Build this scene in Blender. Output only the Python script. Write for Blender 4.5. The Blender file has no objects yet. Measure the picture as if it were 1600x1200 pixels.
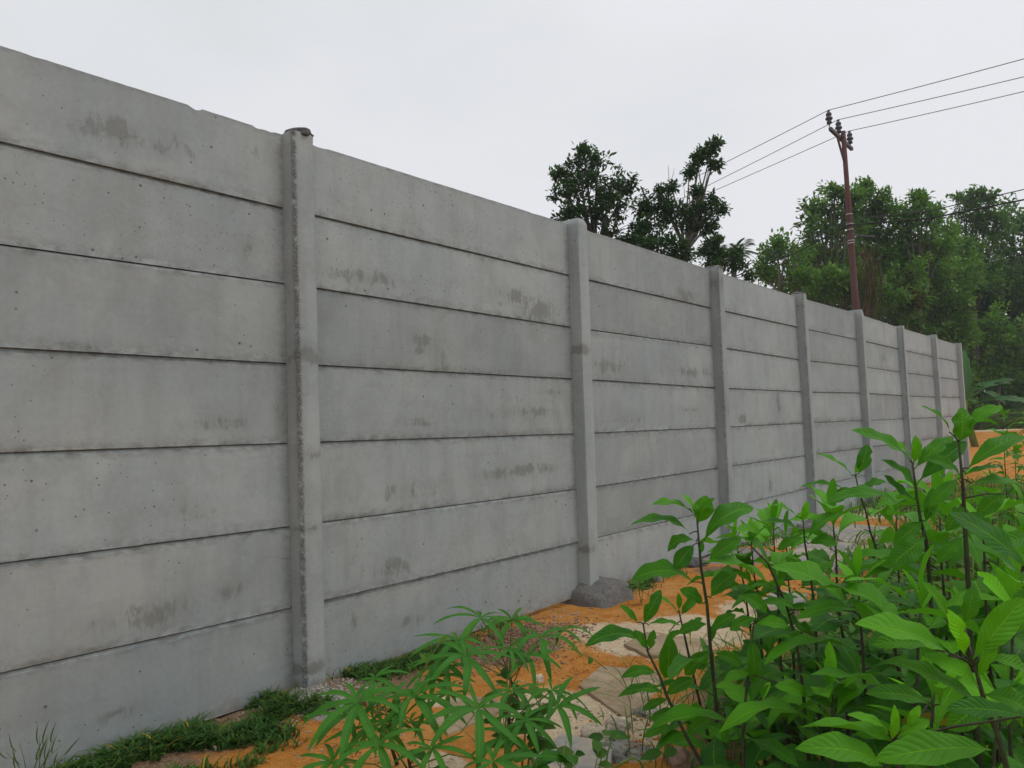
import bpy, math, random
import numpy as np
from mathutils import Vector, noise as mn
R = math.radians
rnd = random.Random(7)
nrs = np.random.RandomState(11)
SC = bpy.context.scene
COL = SC.collection

# ------------------------------------------------------------------ camera
FPX, YAW, PITCH, ROLL = 1158.54, 0.71320, 0.06565, -0.03704
CAM = np.array([3.283, 0.0, 1.2159])
def cam_axes():
    f = np.array([-math.sin(YAW)*math.cos(PITCH), math.cos(YAW)*math.cos(PITCH), math.sin(PITCH)])
    r = np.array([math.cos(YAW), math.sin(YAW), 0.0]); u = np.cross(r, f)
    c, s = math.cos(ROLL), math.sin(ROLL)
    return c*r+s*u, -s*r+c*u, f
RT, UP, FW = cam_axes()
cd = bpy.data.cameras.new('camera'); cam = bpy.data.objects.new('camera', cd); COL.objects.link(cam)
from mathutils import Matrix
cam.matrix_world = Matrix(((RT[0], UP[0], -FW[0], CAM[0]), (RT[1], UP[1], -FW[1], CAM[1]), (RT[2], UP[2], -FW[2], CAM[2]), (0, 0, 0, 1)))
cd.sensor_width = 36.0; cd.lens = 36.0*FPX/1600.0; cd.clip_start = 0.05; cd.clip_end = 3000
SC.camera = cam

# ------------------------------------------------------------------ sky, sun, exposure
SUN_EL, SUN_AZ = R(60), R(62)          # azimuth from +Y clockwise (towards +X)
w = bpy.data.worlds.new('World'); SC.world = w; w.use_nodes = True
nt = w.node_tree; nt.nodes.clear()
sky = nt.nodes.new('ShaderNodeTexSky'); sky.sky_type = 'NISHITA'; sky.sun_disc = False
sky.sun_elevation = SUN_EL; sky.sun_rotation = SUN_AZ; sky.dust_density = 5; sky.air_density = 1.2
tc = nt.nodes.new('ShaderNodeTexCoord')
mp = nt.nodes.new('ShaderNodeMapping'); mp.inputs['Scale'].default_value = (1, 1, 2.2)
nz = nt.nodes.new('ShaderNodeTexNoise'); nz.inputs['Scale'].default_value = 1.7; nz.inputs['Detail'].default_value = 5; nz.inputs['Roughness'].default_value = .45
cr = nt.nodes.new('ShaderNodeValToRGB')
cr.color_ramp.elements[0].position = .38; cr.color_ramp.elements[0].color = (.775, .80, .82, 1)
cr.color_ramp.elements[1].position = .62; cr.color_ramp.elements[1].color = (.885, .89, .925, 1)
sc_ = nt.nodes.new('ShaderNodeVectorMath'); sc_.operation = 'SCALE'; sc_.inputs[3].default_value = 10.0
mx = nt.nodes.new('ShaderNodeMix'); mx.data_type = 'RGBA'; mx.inputs[0].default_value = .93
bg = nt.nodes.new('ShaderNodeBackground'); bg.inputs[1].default_value = .1
out = nt.nodes.new('ShaderNodeOutputWorld')
L = nt.links.new
L(tc.outputs['Generated'], mp.inputs[0]); L(mp.outputs[0], nz.inputs[0]); L(nz.outputs[0], cr.inputs[0])
L(cr.outputs[0], sc_.inputs[0]); L(sky.outputs[0], mx.inputs[6]); L(sc_.outputs[0], mx.inputs[7])
L(mx.outputs[2], bg.inputs[0]); L(bg.outputs[0], out.inputs[0])
sd = bpy.data.lights.new('sun', 'SUN'); sd.energy = 1.0; sd.angle = R(25); sd.color = (1, .97, .93)
sun = bpy.data.objects.new('sun', sd); COL.objects.link(sun)
sv = Vector((math.sin(SUN_AZ)*math.cos(SUN_EL), math.cos(SUN_AZ)*math.cos(SUN_EL), math.sin(SUN_EL)))
sun.rotation_euler = sv.to_track_quat('Z', 'Y').to_euler()
SC.view_settings.view_transform = 'Standard'; SC.view_settings.look = 'None'
SC.view_settings.exposure = 0; SC.view_settings.gamma = 1
SC.cycles.max_bounces = 6; SC.cycles.transparent_max_bounces = 6

# ------------------------------------------------------------------ geometry helpers
def ray(px, py): return (px-800)/FPX*RT-(py-600)/FPX*UP+FW
def at(px, py, d): return CAM+ray(px, py)*d
def onx(px, py, x0=0.0):
    v = ray(px, py); return CAM+v*((x0-CAM[0])/v[0])
def onz(px, py, z=0.0):
    v = ray(px, py); return CAM+v*((z-CAM[2])/v[2])
def sst(a, b, x):
    t = min(1, max(0, (x-a)/(b-a))); return t*t*(3-2*t)
MOUNDS = [(.16, 3.55, .30, .45, .07), (.12, 2.15, .45, .4, .05), (.25, 1.5, .5, 1.0, .02), (.3, 6.9, .5, .5, .08), (.3, 9.3, .5, .5, .08), (.9, 4.6, .6, .8, .05), (.7, 6.0, .8, .9, .06), (-3, 36, 9, 5, .25)]
def gz(x, y):
    z = -.045+.018*mn.noise((x*1.3, y*1.3, 0))+.008*mn.noise((x*5, y*5, 3))
    far = sst(18, 42, y); z += far*(.42+.12*mn.noise((x*.2, y*.2, 5)))
    for a, b, ra, rb, h in MOUNDS:
        q = ((x-a)/ra)**2+((y-b)/rb)**2
        if q < 6: z += h*math.exp(-q*1.3)
    return z
def ground(px, py):
    p = onz(px, py, 0)
    for _ in range(6): p = onz(px, py, gz(p[0], p[1]))
    return p
def tag(o, label=None, cat=None, group=None, kind=None):
    if label: o['label'] = label
    if cat: o['category'] = cat
    if group: o['group'] = group
    if kind: o['kind'] = kind
    elif cat: o['kind'] = 'thing'
    return o
def empty(name, loc, label=None, cat=None, group=None):
    o = bpy.data.objects.new(name, None); COL.objects.link(o); o.location = [float(v) for v in loc]
    o.empty_display_size = .1
    return tag(o, label, cat, group)
def link(name, me, mat, parent=None, loc=None):
    """mesh vertices are in world space; the object is put at loc (default its parent's) and the mesh shifted"""
    o = bpy.data.objects.new(name, me); COL.objects.link(o)
    if mat and not me.materials: me.materials.append(mat)
    if parent is not None:
        o.parent = parent
    elif loc is not None:
        o.location = [float(v) for v in loc]
    return o
def abspos(o):
    p = np.array(o.location)
    return p if o.parent is None else p+abspos(o.parent)
def mesh(name, V, F, mat, parent=None, loc=None, attrs=None, smooth=True):
    V = np.asarray(V, dtype=np.float64).reshape(-1, 3)
    off = abspos(parent) if parent is not None else (np.array(loc, float) if loc is not None else np.zeros(3))
    V = V-off
    me = bpy.data.meshes.new(name)
    if isinstance(F, np.ndarray) and F.ndim == 2:
        n, k = F.shape
        me.vertices.add(len(V)); me.vertices.foreach_set('co', V.ravel())
        me.loops.add(n*k); me.loops.foreach_set('vertex_index', F.ravel().astype(np.int32))
        me.polygons.add(n); me.polygons.foreach_set('loop_start', np.arange(0, n*k, k, dtype=np.int32))
        me.polygons.foreach_set('loop_total', np.full(n, k, dtype=np.int32))
        me.update(calc_edges=True)
    else:
        me.from_pydata(V.tolist(), [], [tuple(int(i) for i in f) for f in F])
    if attrs:
        for an, (ty, arr) in attrs.items():
            a = me.attributes.new(an, ty, 'POINT')
            a.data.foreach_set('vector' if ty == 'FLOAT_VECTOR' else 'value', np.asarray(arr, dtype=np.float32).ravel())
    if smooth: me.polygons.foreach_set('use_smooth', [True]*len(me.polygons))
    me.validate()
    return link(name, me, mat, parent, loc)
class MB:
    def __init__(s): s.V = []; s.F = []; s.A = []
    def add(s, V, F, a=None):
        b = len(s.V); s.V += [tuple(map(float, v)) for v in V]; s.F += [tuple(i+b for i in f) for f in F]
        s.A += (a if a is not None else [0.0]*len(V)); return s
    def box(s, c, sz, rz=0, ry=0):
        c_, s_ = math.cos(rz), math.sin(rz); V = []
        for k in (-.5, .5):
            for j in (-.5, .5):
                for i in (-.5, .5):
                    x, y, z = i*sz[0], j*sz[1], k*sz[2]
                    V.append((c[0]+x*c_-y*s_, c[1]+x*s_+y*c_, c[2]+z))
        return s.add(V, [(0, 2, 3, 1), (4, 5, 7, 6), (0, 1, 5, 4), (2, 6, 7, 3), (0, 4, 6, 2), (1, 3, 7, 5)])
    def tube(s, P, rad, n=6, cap=True):
        P = [Vector(p) for p in P]
        if not hasattr(rad, '__len__'): rad = [rad]*len(P)
        V = []; F = []; ref = Vector((.31, .17, .93))
        for i, p in enumerate(P):
            t = (P[min(i+1, len(P)-1)]-P[max(i-1, 0)])
            if t.length < 1e-9: t = Vector((0, 0, 1))
            t.normalize()
            a = t.cross(ref)
            if a.length < .1: a = t.cross(Vector((1, 0, 0)))
            a.normalize(); b = t.cross(a)
            for k in range(n):
                q = 2*math.pi*k/n; V.append(p+(a*math.cos(q)+b*math.sin(q))*rad[i])
        for i in range(len(P)-1):
            for k in range(n):
                k2 = (k+1) % n; F.append((i*n+k, i*n+k2, (i+1)*n+k2, (i+1)*n+k))
        if cap: F.append(tuple(range(n-1, -1, -1))); F.append(tuple((len(P)-1)*n+k for k in range(n)))
        return s.add(V, F)
    def lathe(s, c, prof, n=14, axis=None):
        ax = Vector(axis or (0, 0, 1)).normalized(); a = ax.orthogonal().normalized(); b = ax.cross(a); c = Vector(c); V = []; F = []
        for z, r in prof:
            for k in range(n):
                q = 2*math.pi*k/n; V.append(c+ax*z+(a*math.cos(q)+b*math.sin(q))*r)
        for i in range(len(prof)-1):
            for k in range(n):
                k2 = (k+1) % n; F.append((i*n+k, i*n+k2, (i+1)*n+k2, (i+1)*n+k))
        F.append(tuple(range(n-1, -1, -1))); F.append(tuple((len(prof)-1)*n+k for k in range(n)))
        return s.add(V, F)
    def build(s, name, mat, parent=None, loc=None, smooth=True):
        return mesh(name, s.V, s.F, mat, parent, loc, smooth=smooth)

# ------------------------------------------------------------------ materials
class NT:
    def __init__(s, name):
        s.m = bpy.data.materials.new(name); s.m.use_nodes = True; s.t = s.m.node_tree
        s.b = s.t.nodes['Principled BSDF']; s.o = s.t.nodes['Material Output']
        s.pos = s.t.nodes.new('ShaderNodeNewGeometry')
    def n(s, ty, **kw):
        x = s.t.nodes.new(ty)
        for k, v in kw.items(): setattr(x, k, v)
        return x
    def l(s, a, b): s.t.links.new(a, b)
    def setin(s, node, i, v):
        if hasattr(v, 'links'): s.l(v, node.inputs[i])
        else: node.inputs[i].default_value = v
    def math(s, op, a, b=None, c=None, clamp=False):
        x = s.n('ShaderNodeMath', operation=op); x.use_clamp = clamp
        s.setin(x, 0, a)
        if b is not None: s.setin(x, 1, b)
        if c is not None: s.setin(x, 2, c)
        return x.outputs[0]
    def noise(s, scale, detail=4, rough=.5, vec=None, dist=0, vscale=None, off=None):
        x = s.n('ShaderNodeTexNoise'); x.inputs['Scale'].default_value = scale; x.inputs['Detail'].default_value = detail
        x.inputs['Roughness'].default_value = rough; x.inputs['Distortion'].default_value = dist
        v = vec if vec is not None else s.pos.outputs['Position']
        if vscale or off is not None:
            m = s.n('ShaderNodeMapping'); s.l(v, m.inputs[0])
            if vscale: m.inputs['Scale'].default_value = vscale
            if off is not None: s.setin(m, 1, off)
            v = m.outputs[0]
        s.l(v, x.inputs['Vector']); return x.outputs[0]
    def vor(s, scale, feat='F1', vec=None, rnd=1):
        x = s.n('ShaderNodeTexVoronoi', feature=feat); x.inputs['Scale'].default_value = scale; x.inputs['Randomness'].default_value = rnd
        s.l(vec if vec is not None else s.pos.outputs['Position'], x.inputs['Vector']); return x
    def ramp(s, v, pts):
        x = s.n('ShaderNodeValToRGB'); s.l(v, x.inputs[0]); e = x.color_ramp.elements
        while len(e) < len(pts): e.new(.5)
        for i, (p, c) in enumerate(pts):
            e[i].position = p; e[i].color = (c, c, c, 1) if not hasattr(c, '__len__') else (*c[:3], 1)
        return x.outputs[0]
    def mix(s, f, a, b, bt='MIX'):
        x = s.n('ShaderNodeMix', data_type='RGBA', blend_type=bt)
        s.setin(x, 0, f)
        for i, v in ((6, a), (7, b)):
            if hasattr(v, 'links'): s.l(v, x.inputs[i])
            else: x.inputs[i].default_value = (*v[:3], 1)
        return x.outputs[2]
    def attr(s, name):
        x = s.n('ShaderNodeAttribute'); x.attribute_name = name; return x
    def bump(s, h, strength, dist, nrm=None):
        x = s.n('ShaderNodeBump'); x.inputs['Strength'].default_value = strength; x.inputs['Distance'].default_value = dist
        s.l(h, x.inputs['Height'])
        if nrm is not None: s.l(nrm, x.inputs['Normal'])
        return x.outputs[0]
    def fin(s, col, rough=.8, nrm=None, spec=.3, metal=0):
        s.setin(s.b, 'Base Color', col if hasattr(col, 'links') else (*col[:3], 1)); s.setin(s.b, 'Roughness', rough)
        s.b.inputs['Specular IOR Level'].default_value = spec; s.b.inputs['Metallic'].default_value = metal
        if nrm is not None: s.l(nrm, s.b.inputs['Normal'])
        return s.m

def m_concrete(name, light=(.40, .405, .39), dark=(.22, .24, .235), post=False):
    t = NT(name)
    oi = t.n('ShaderNodeObjectInfo'); rv = oi.outputs['Random']
    offv = t.n('ShaderNodeCombineXYZ'); s1 = t.math('MULTIPLY', rv, 37.0); t.l(s1, offv.inputs[0]); t.l(s1, offv.inputs[1]); t.l(s1, offv.inputs[2])
    off = offv.outputs[0]
    big = t.noise(1.1, 5, .55, off=off, dist=.5)
    mid = t.noise(4.5, 6, .62, off=off, dist=.8)
    fine = t.noise(42, 5, .65)
    strk = t.noise(1, 4, .6, vscale=(9, 9, .8), off=off)
    hor = t.noise(1, 3, .6, vscale=(2, 2, 26), off=off)
    c = t.mix(t.ramp(big, [(.3, 0), (.7, 1)]), (.246, .294, .308), (.33, .36, .348))
    c = t.mix(t.math('MULTIPLY', t.ramp(mid, [(.44, 0), (.66, 1)]), .55), c, dark)
    c = t.mix(t.math('MULTIPLY', t.ramp(t.noise(2.3, 4, .55, off=off, dist=.3), [(.52, 0), (.7, 1)]), .45), c, (.40, .425, .42))
    c = t.mix(t.math('MULTIPLY', t.ramp(strk, [(.5, 0), (.72, 1)]), .36), c, (.198, .206, .195))
    c = t.mix(t.math('MULTIPLY', t.ramp(strk, [(.28, 1), (.46, 0)]), .3), c, (.345, .362, .365))
    c = t.mix(t.math('MULTIPLY', t.ramp(hor, [(.55, 0), (.75, 1)]), .14), c, (.17, .17, .165))
    c = t.mix(.17, c, t.ramp(fine, [(.3, .20), (.7, .385)]))
    # tint of each cast slab
    hs = t.n('ShaderNodeHueSaturation'); t.l(c, hs.inputs['Color']); t.l(t.math('MULTIPLY_ADD', rv, .22 if not post else .12, .93 if not post else 1.02), hs.inputs['Value']); c = hs.outputs[0]
    # stains: attribute gives where, noise gives ragged edges
    st = t.attr('stain').outputs['Fac']
    rg = t.noise(13, 7, .72, dist=.5, vscale=(1, 1.5, .5))
    rg2 = t.noise(3.5, 4, .6, dist=1.0)
    k = t.math('ADD', t.math('MULTIPLY', st, .9), t.math('MULTIPLY_ADD', t.math('ADD', t.math('MULTIPLY', rg, .5), t.math('MULTIPLY', rg2, .5)), 3.2, -1.75))
    k = t.ramp(k, [(.32, 0), (.52, 1)])
    k = t.math('MULTIPLY', k, t.math('MINIMUM', t.math('MULTIPLY', st, 1.3), .62), clamp=True)
    c = t.mix(t.math('MULTIPLY', t.math('MULTIPLY', st, t.ramp(t.noise(5, 5, .65, dist=.7), [(.3, 0), (.6, 1)])), .38), c, (.15, .15, .125))
    c = t.mix(t.math('MULTIPLY', k, .85), c, (.13, .132, .112))
    # random small mould blotches
    bl = t.noise(7, 8, .75, off=off, dist=1.2)
    wh = t.noise(1.7, 2, .5, off=off)
    k2 = t.math('MULTIPLY', t.ramp(bl, [(.63, 0), (.68, 1)]), t.math('MULTIPLY', t.ramp(wh, [(.45, 0), (.6, 1)]), .5))
    c = t.mix(k2, c, (.12, .12, .108))
    ed = t.attr('edge').outputs['Fac']   # grime next to the joints
    ek = t.math('MULTIPLY', ed, t.ramp(t.noise(16, 6, .7, vscale=(1, 1, 2)), [(.42, 0), (.62, 1)]))
    c = t.mix(t.math('MULTIPLY', ek, .55), c, (.095, .092, .08))
    sz_ = t.n('ShaderNodeSeparateXYZ'); t.l(t.pos.outputs['Position'], sz_.inputs[0])
    foot_tint = t.math('ADD', t.math('MULTIPLY', sz_.outputs[2], -5.0), t.math('MULTIPLY_ADD', t.noise(9, 6, .7, vscale=(1, 1, .45)), 2.4, -.9))
    c = t.mix(t.math('MULTIPLY', t.ramp(foot_tint, [(.1, 0), (.7, 1)]), .42), c, (.27, .20, .135))  # ragged brown tint, stronger towards the foot of the wall
    # pores
    def pores(sc, thr, seedoff):
        mp_ = t.n('ShaderNodeMapping'); t.l(t.pos.outputs['Position'], mp_.inputs[0]); mp_.inputs[1].default_value = (seedoff, 0, seedoff)
        v = t.vor(sc, vec=mp_.outputs[0])
        sx = t.n('ShaderNodeSeparateColor'); t.l(v.outputs['Color'], sx.inputs[0])
        sz = t.math('MULTIPLY', t.math('POWER', sx.outputs[0], 5.0), thr)
        return t.math('LESS_THAN', v.outputs['Distance'], sz)
    p = t.math('MAXIMUM', pores(17, .115, 0), pores(38, .15, 7))
    pm = t.math('MULTIPLY', p, t.ramp(t.noise(1.3, 2, .5, off=off), [(.42, 0), (.56, 1)]))
    c = t.mix(t.math('MULTIPLY', pm, .85), c, (.07, .07, .065))
    # hairline crack here and there
    if not post:
        cv = t.n('ShaderNodeVectorMath', operation='ADD'); t.l(t.pos.outputs['Position'], cv.inputs[0])
        nn = t.n('ShaderNodeTexNoise'); nn.inputs['Scale'].default_value = 5; nn.inputs['Detail'].default_value = 6; t.l(t.pos.outputs['Position'], nn.inputs[0])
        sc2 = t.n('ShaderNodeVectorMath', operation='SCALE'); t.l(nn.outputs[1], sc2.inputs[0]); sc2.inputs[3].default_value = .25; t.l(sc2.outputs[0], cv.inputs[1])
        ve = t.vor(1.15, 'DISTANCE_TO_EDGE', vec=cv.outputs[0])
        ck = t.math('MULTIPLY', t.math('LESS_THAN', ve.outputs['Distance'], .0016), t.ramp(t.noise(.9, 2, .5, off=off), [(.6, 0), (.68, .45)]))
        c = t.mix(ck, c, (.12, .12, .11))
    h = t.math('ADD', t.math('MULTIPLY', fine, .25), t.math('MULTIPLY', mid, .6)); h = t.math('SUBTRACT', h, t.math('MULTIPLY', pm, 1.2))
    if post:
        ro = t.attr('rough').outputs['Fac']
        rn = t.vor(110); rr = t.noise(60, 4, .7)
        msk = t.math('MULTIPLY', ro, t.ramp(t.noise(22, 4, .7), [(.36, 0), (.5, 1)]), clamp=True)
        agg = t.ramp(rn.outputs['Distance'], [(.10, (.42, .41, .38)), (.22, (.2, .2, .18)), (.5, (.04, .04, .036))])
        c = t.mix(msk, c, agg)
        h = t.math('ADD', h, t.math('MULTIPLY', t.math('MULTIPLY', rr, msk), 6))
    nrm = t.bump(h, .55, .004)
    return t.fin(c, .62, nrm, .5)
def m_rough(name, c1, c2, sc=30, bump=.8, c3=None, spec=.2, dist=.01):
    t = NT(name); a = t.noise(sc, 8, .7); b = t.noise(sc*.15, 5, .6, dist=.6)
    c = t.mix(t.ramp(a, [(.35, 0), (.65, 1)]), c1, c2)
    if c3: c = t.mix(t.ramp(b, [(.45, 0), (.6, 1)]), c, c3)
    return t.fin(c, .9, t.bump(a, bump, dist), spec)
def m_leaf(name, dark, light, young, back, transl=.28, rough=.34, veins=True, spec=.18, nveins=11):
    t = NT(name); lc = t.attr('lc'); sp = t.n('ShaderNodeSeparateXYZ'); t.l(lc.outputs['Vector'], sp.inputs[0])
    T, S, A = sp.outputs
    n1 = t.noise(14, 4, .6)
    c = t.mix(t.ramp(n1, [(.3, 0), (.7, 1)]), dark, light)
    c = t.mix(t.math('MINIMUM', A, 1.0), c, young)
    c = t.mix(t.math('GREATER_THAN', A, 1.5), c, t.mix(n1, (.30, .24, .02), (.45, .30, .03)))
    geo = t.n('ShaderNodeNewGeometry')
    nrm = None
    if veins:
        aS = t.math('ABSOLUTE', S)
        mid = t.ramp(aS, [(.0, 1), (.055, 0)])
        ph = t.math('SUBTRACT', t.math('MULTIPLY', T, float(nveins)), t.math('MULTIPLY', aS, 2.0))
        fr = t.math('FRACT', ph); dv = t.math('ABSOLUTE', t.math('SUBTRACT', fr, .5))
        vn = t.ramp(dv, [(.0, 1), (.09, 0)])
        qlt = t.math('MULTIPLY', dv, 2.0)
        c = t.mix(t.math('MULTIPLY', vn, .14), c, young)
        c = t.mix(t.math('MULTIPLY', mid, .45), c, (min(1, young[0]*1.8+.06), min(1, young[1]*1.25+.05), young[2]*1.6+.03))
        fine = t.noise(160, 2, .5)
        h = t.math('ADD', t.math('MULTIPLY', t.ramp(dv, [(0, 0), (.35, 1)]), .8), t.math('MULTIPLY', fine, .25))
        h = t.math('SUBTRACT', h, t.math('MULTIPLY', mid, .8))
        nrm = t.bump(h, .5, .0022)
    # spots / small blemishes
    sp_ = t.ramp(t.noise(55, 3, .6), [(.70, 0), (.74, 1)])
    c = t.mix(t.math('MULTIPLY', sp_, .35), c, (.09, .075, .02))
    c = t.mix(geo.outputs['Backfacing'], c, t.mix(.62, c, back))
    t.fin(c, t.mix(n1, (rough+.04,)*3, (rough+.22,)*3), nrm, spec)
    tr = t.n('ShaderNodeBsdfTranslucent'); tcx = t.mix(.55, c, (young[0]*1.1, min(1, young[1]*1.2), young[2]*.5)); t.l(tcx, tr.inputs[0])
    ms = t.n('ShaderNodeMixShader'); ms.inputs[0].default_value = transl
    t.l(t.b.outputs[0], ms.inputs[1]); t.l(tr.outputs[0], ms.inputs[2]); t.l(ms.outputs[0], t.o.inputs[0])
    return t.m

M = {}
M['panel'] = m_concrete('cast_concrete')
M['post'] = m_concrete('post_concrete', post=True)
M['mortar'] = m_rough('grey_mortar', (.075, .078, .08), (.16, .16, .158), 45, 1, (.11, .11, .105))
M['mortar_light'] = m_rough('light_mortar', (.22, .21, .19), (.36, .35, .32), 45, .9, (.28, .27, .25))
M['mound'] = m_rough('cement_mound', (.10, .097, .09), (.20, .195, .185), 38, 1, (.14, .13, .118))
M['slab'] = m_rough('muddy_slab', (.22, .165, .10), (.31, .24, .155), 26, .5, (.36, .28, .185), dist=.0015)
M['slab_grey'] = m_rough('grey_slab', (.20, .195, .185), (.31, .30, .28), 26, .6, (.40, .34, .26), dist=.002)
M['rock'] = m_rough('dusty_rock', (.12, .12, .115), (.3, .28, .25), 18, 1, (.62, .5, .36))
M['redrock'] = m_rough('red_rock', (.16, .06, .04), (.32, .15, .1), 22, 1, (.3, .2, .15))
M['bark'] = m_rough('bark', (.05, .043, .033), (.14, .125, .10), 24, .9)
M['bark_pale'] = m_rough('bark_pale', (.12, .11, .09), (.26, .24, .2), 20, .8)
M['stem'] = m_rough('stem_green', (.028, .04, .018), (.06, .09, .03), 60, .3, (.05, .035, .03), .35)
M['stem_light'] = m_rough('stem_pale', (.10, .16, .03), (.20, .27, .07), 60, .2)
M['dry'] = m_rough('dry_stem', (.16, .12, .07), (.30, .24, .15), 40, .6)
M['vine'] = m_rough('dry_vine', (.055, .045, .02), (.14, .10, .05), 6, .6, (.05, .07, .02))
M['pole'] = m_rough('maroon_paint', (.075, .026, .024), (.11, .038, .034), 5, .2, (.095, .05, .045), .4)
M['steel'] = m_rough('grey_steel', (.06, .06, .065), (.12, .12, .13), 14, .2, None, .5)
M['band'] = m_rough('silver_band', (.30, .30, .31), (.5, .5, .52), 14, .1, None, .6)
M['porcelain'] = NT('dark_porcelain').fin((.035, .035, .045), .25, None, .6)
M['wire'] = NT('wire').fin((.035, .035, .04), .5)
M['cable'] = NT('black_cable').fin((.015, .015, .018), .6)
M['leaf'] = m_leaf('broad_leaf', (.014, .082, .010), (.034, .160, .007), (.16, .52, .002), (.07, .22, .04))
M['cassava'] = m_leaf('cassava_leaf', (.020, .115, .014), (.038, .19, .020), (.14, .38, .03), (.09, .22, .09), nveins=16)
M['weed'] = m_leaf('weed_leaf', (.018, .08, .014), (.035, .14, .02), (.14, .26, .03), (.06, .15, .05), veins=False, rough=.5)
M['grass'] = m_leaf('grass_blade', (.018, .07, .014), (.04, .12, .02), (.16, .24, .05), (.05, .12, .04), veins=False, rough=.5)
M['tree_dark'] = m_leaf('tree_leaf_dark', (.016, .046, .016), (.030, .082, .022), (.08, .18, .025), (.03, .08, .03), veins=False, transl=.22)
M['tree_mid'] = m_leaf('tree_leaf_mid', (.022, .070, .020), (.055, .150, .032), (.22, .42, .06), (.05, .13, .05), veins=False, transl=.3)
M['tree_light'] = m_leaf('tree_leaf_light', (.030, .10, .022), (.09, .23, .036), (.22, .42, .05), (.07, .18, .05), veins=False, transl=.34)
M['banana'] = m_leaf('banana_leaf', (.022, .09, .028), (.04, .135, .038), (.10, .22, .06), (.09, .2, .09), veins=True, nveins=40)

def m_ground():
    t = NT('orange_earth')
    tt = [t.attr(n).outputs['Fac'] for n in ('pale', 'grey', 'brown')]
    n1 = t.noise(1.6, 6, .6, dist=.4); n2 = t.noise(9, 7, .68); n3 = t.noise(60, 6, .75); n4 = t.noise(260, 3, .7)
    c = t.mix(t.ramp(n2, [(.32, 0), (.68, 1)]), (.36, .135, .020), (.56, .25, .055))
    c = t.mix(t.ramp(n1, [(.5, 0), (.68, .55)]), c, (.60, .34, .13))
    def masked(a, lo=.42, hi=.58):
        k = t.math('ADD', a, t.math('MULTIPLY_ADD', t.math('ADD', t.math('MULTIPLY', n2, .6), t.math('MULTIPLY', n3, .4)), .9, -.45)); return t.ramp(k, [(lo, 0), (hi, 1)])
    pal = t.mix(t.ramp(n3, [(.3, 0), (.6, 1)]), (.42, .31, .19), (.64, .52, .36))
    c = t.mix(masked(tt[0]), c, pal)
    br = t.mix(t.ramp(n3, [(.35, 0), (.6, 1)]), (.10, .062, .035), (.30, .19, .12))
    c = t.mix(masked(tt[2]), c, br)
    gr = t.mix(t.ramp(n3, [(.35, 0), (.6, 1)]), (.13, .125, .115), (.33, .32, .30))
    c = t.mix(masked(tt[1]), c, gr)
    c = t.mix(t.ramp(n4, [(.62, 0), (.72, .5)]), c, (.16, .09, .04))
    v = t.vor(70); c = t.mix(t.math('LESS_THAN', v.outputs['Distance'], .16), c, t.mix(n2, (.3, .2, .12), (.7, .6, .45)))
    h = t.math('ADD', t.math('MULTIPLY', n2, .8), t.math('MULTIPLY', n3, .6))
    nr = t.bump(h, .9, .02); nr = t.bump(n4, .5, .004, nr)
    return t.fin(c, .95, nr, .1)
M['ground'] = m_ground()

# ------------------------------------------------------------------ ground
PALE = [(1000, 1000, .45, .3), (900, 1120, .40, .30), (1075, 985, .35, .3), (680, 1095, .10, .08), (1290, 845, .9, .8), (1220, 960, .4, .4), (1350, 800, .9, .9), (690, 1190, .12, .08), (1550, 690, 1.2, 1.0), (1590, 684, 1.6, .8), (960, 1160, .2, .2), (1020, 1110, .2, .12)]
GREY = [(500, 1095, .25, .14), (1150, 870, .4, .35), (1240, 830, .5, .5), (980, 1170, .12, .1)]
BROWN = [(800, 1010, .25, .33), (330, 1130, .4, .35), (150, 1200, .4, .4), (560, 1070, .25, .4), (1010, 905, .12, .4), (1120, 890, .2, .2), (1400, 1150, .9, .6), (1200, 1150, .3, .3), (1330, 1000, .4, .3)]
def patch(lst):
    return [(*ground(a, b)[:2], c, d) for a, b, c, d in lst]
PALE, GREY, BROWN = patch(PALE), patch(GREY), patch(BROWN)
def patchval(lst, x, y):
    v = 0
    for a, b, c, d in lst:
        q = ((x-a)/c)**2+((y-b)/d)**2
        if q < 5: v = max(v, math.exp(-q*.8)*1.05)
    return v
def axis(segs):
    o = []
    for a, b, s in segs:
        n = max(1, int(round((b-a)/s))); o += [a+(b-a)*i/n for i in range(n)]
    o.append(segs[-1][1]); return o
xs = axis([(-1500, -300, 300), (-300, -60, 30), (-60, -16, 4), (-16, -4, 1), (-4, -.2, .4), (-.2, 3.6, .04), (3.6, 6, .3), (6, 30, 3), (30, 300, 60), (300, 1500, 300)])
ys = axis([(-1500, -300, 300), (-300, -30, 30), (-30, -2, 2), (-2, 0, .4), (0, 7, .04), (7, 14, .15), (14, 50, .8), (50, 90, 5), (90, 300, 30), (300, 1500, 300)])
V = []; pa = []; ga = []; ba = []
for y in ys:
    for x in xs:
        V.append((x, y, gz(x, y)+.006*mn.noise((x*14, y*14, 1))))
        near = -2 < x < 6 and -1 < y < 50 or y > 20
        pa.append(patchval(PALE, x, y) if near else 0); ga.append(patchval(GREY, x, y) if near else 0)
        b = patchval(BROWN, x, y)
        if y > 44 or x < -.3 and y < 22 or x > 5: b = 1
        ba.append(b)
nx = len(xs); F = np.array([(j*nx+i, j*nx+i+1, (j+1)*nx+i+1, (j+1)*nx+i) for j in range(len(ys)-1) for i in range(nx-1)])
g = mesh('ground', V, F, M['ground'], attrs={'pale': ('FLOAT', pa), 'grey': ('FLOAT', ga), 'brown': ('FLOAT', ba)})
tag(g, kind='structure')

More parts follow.
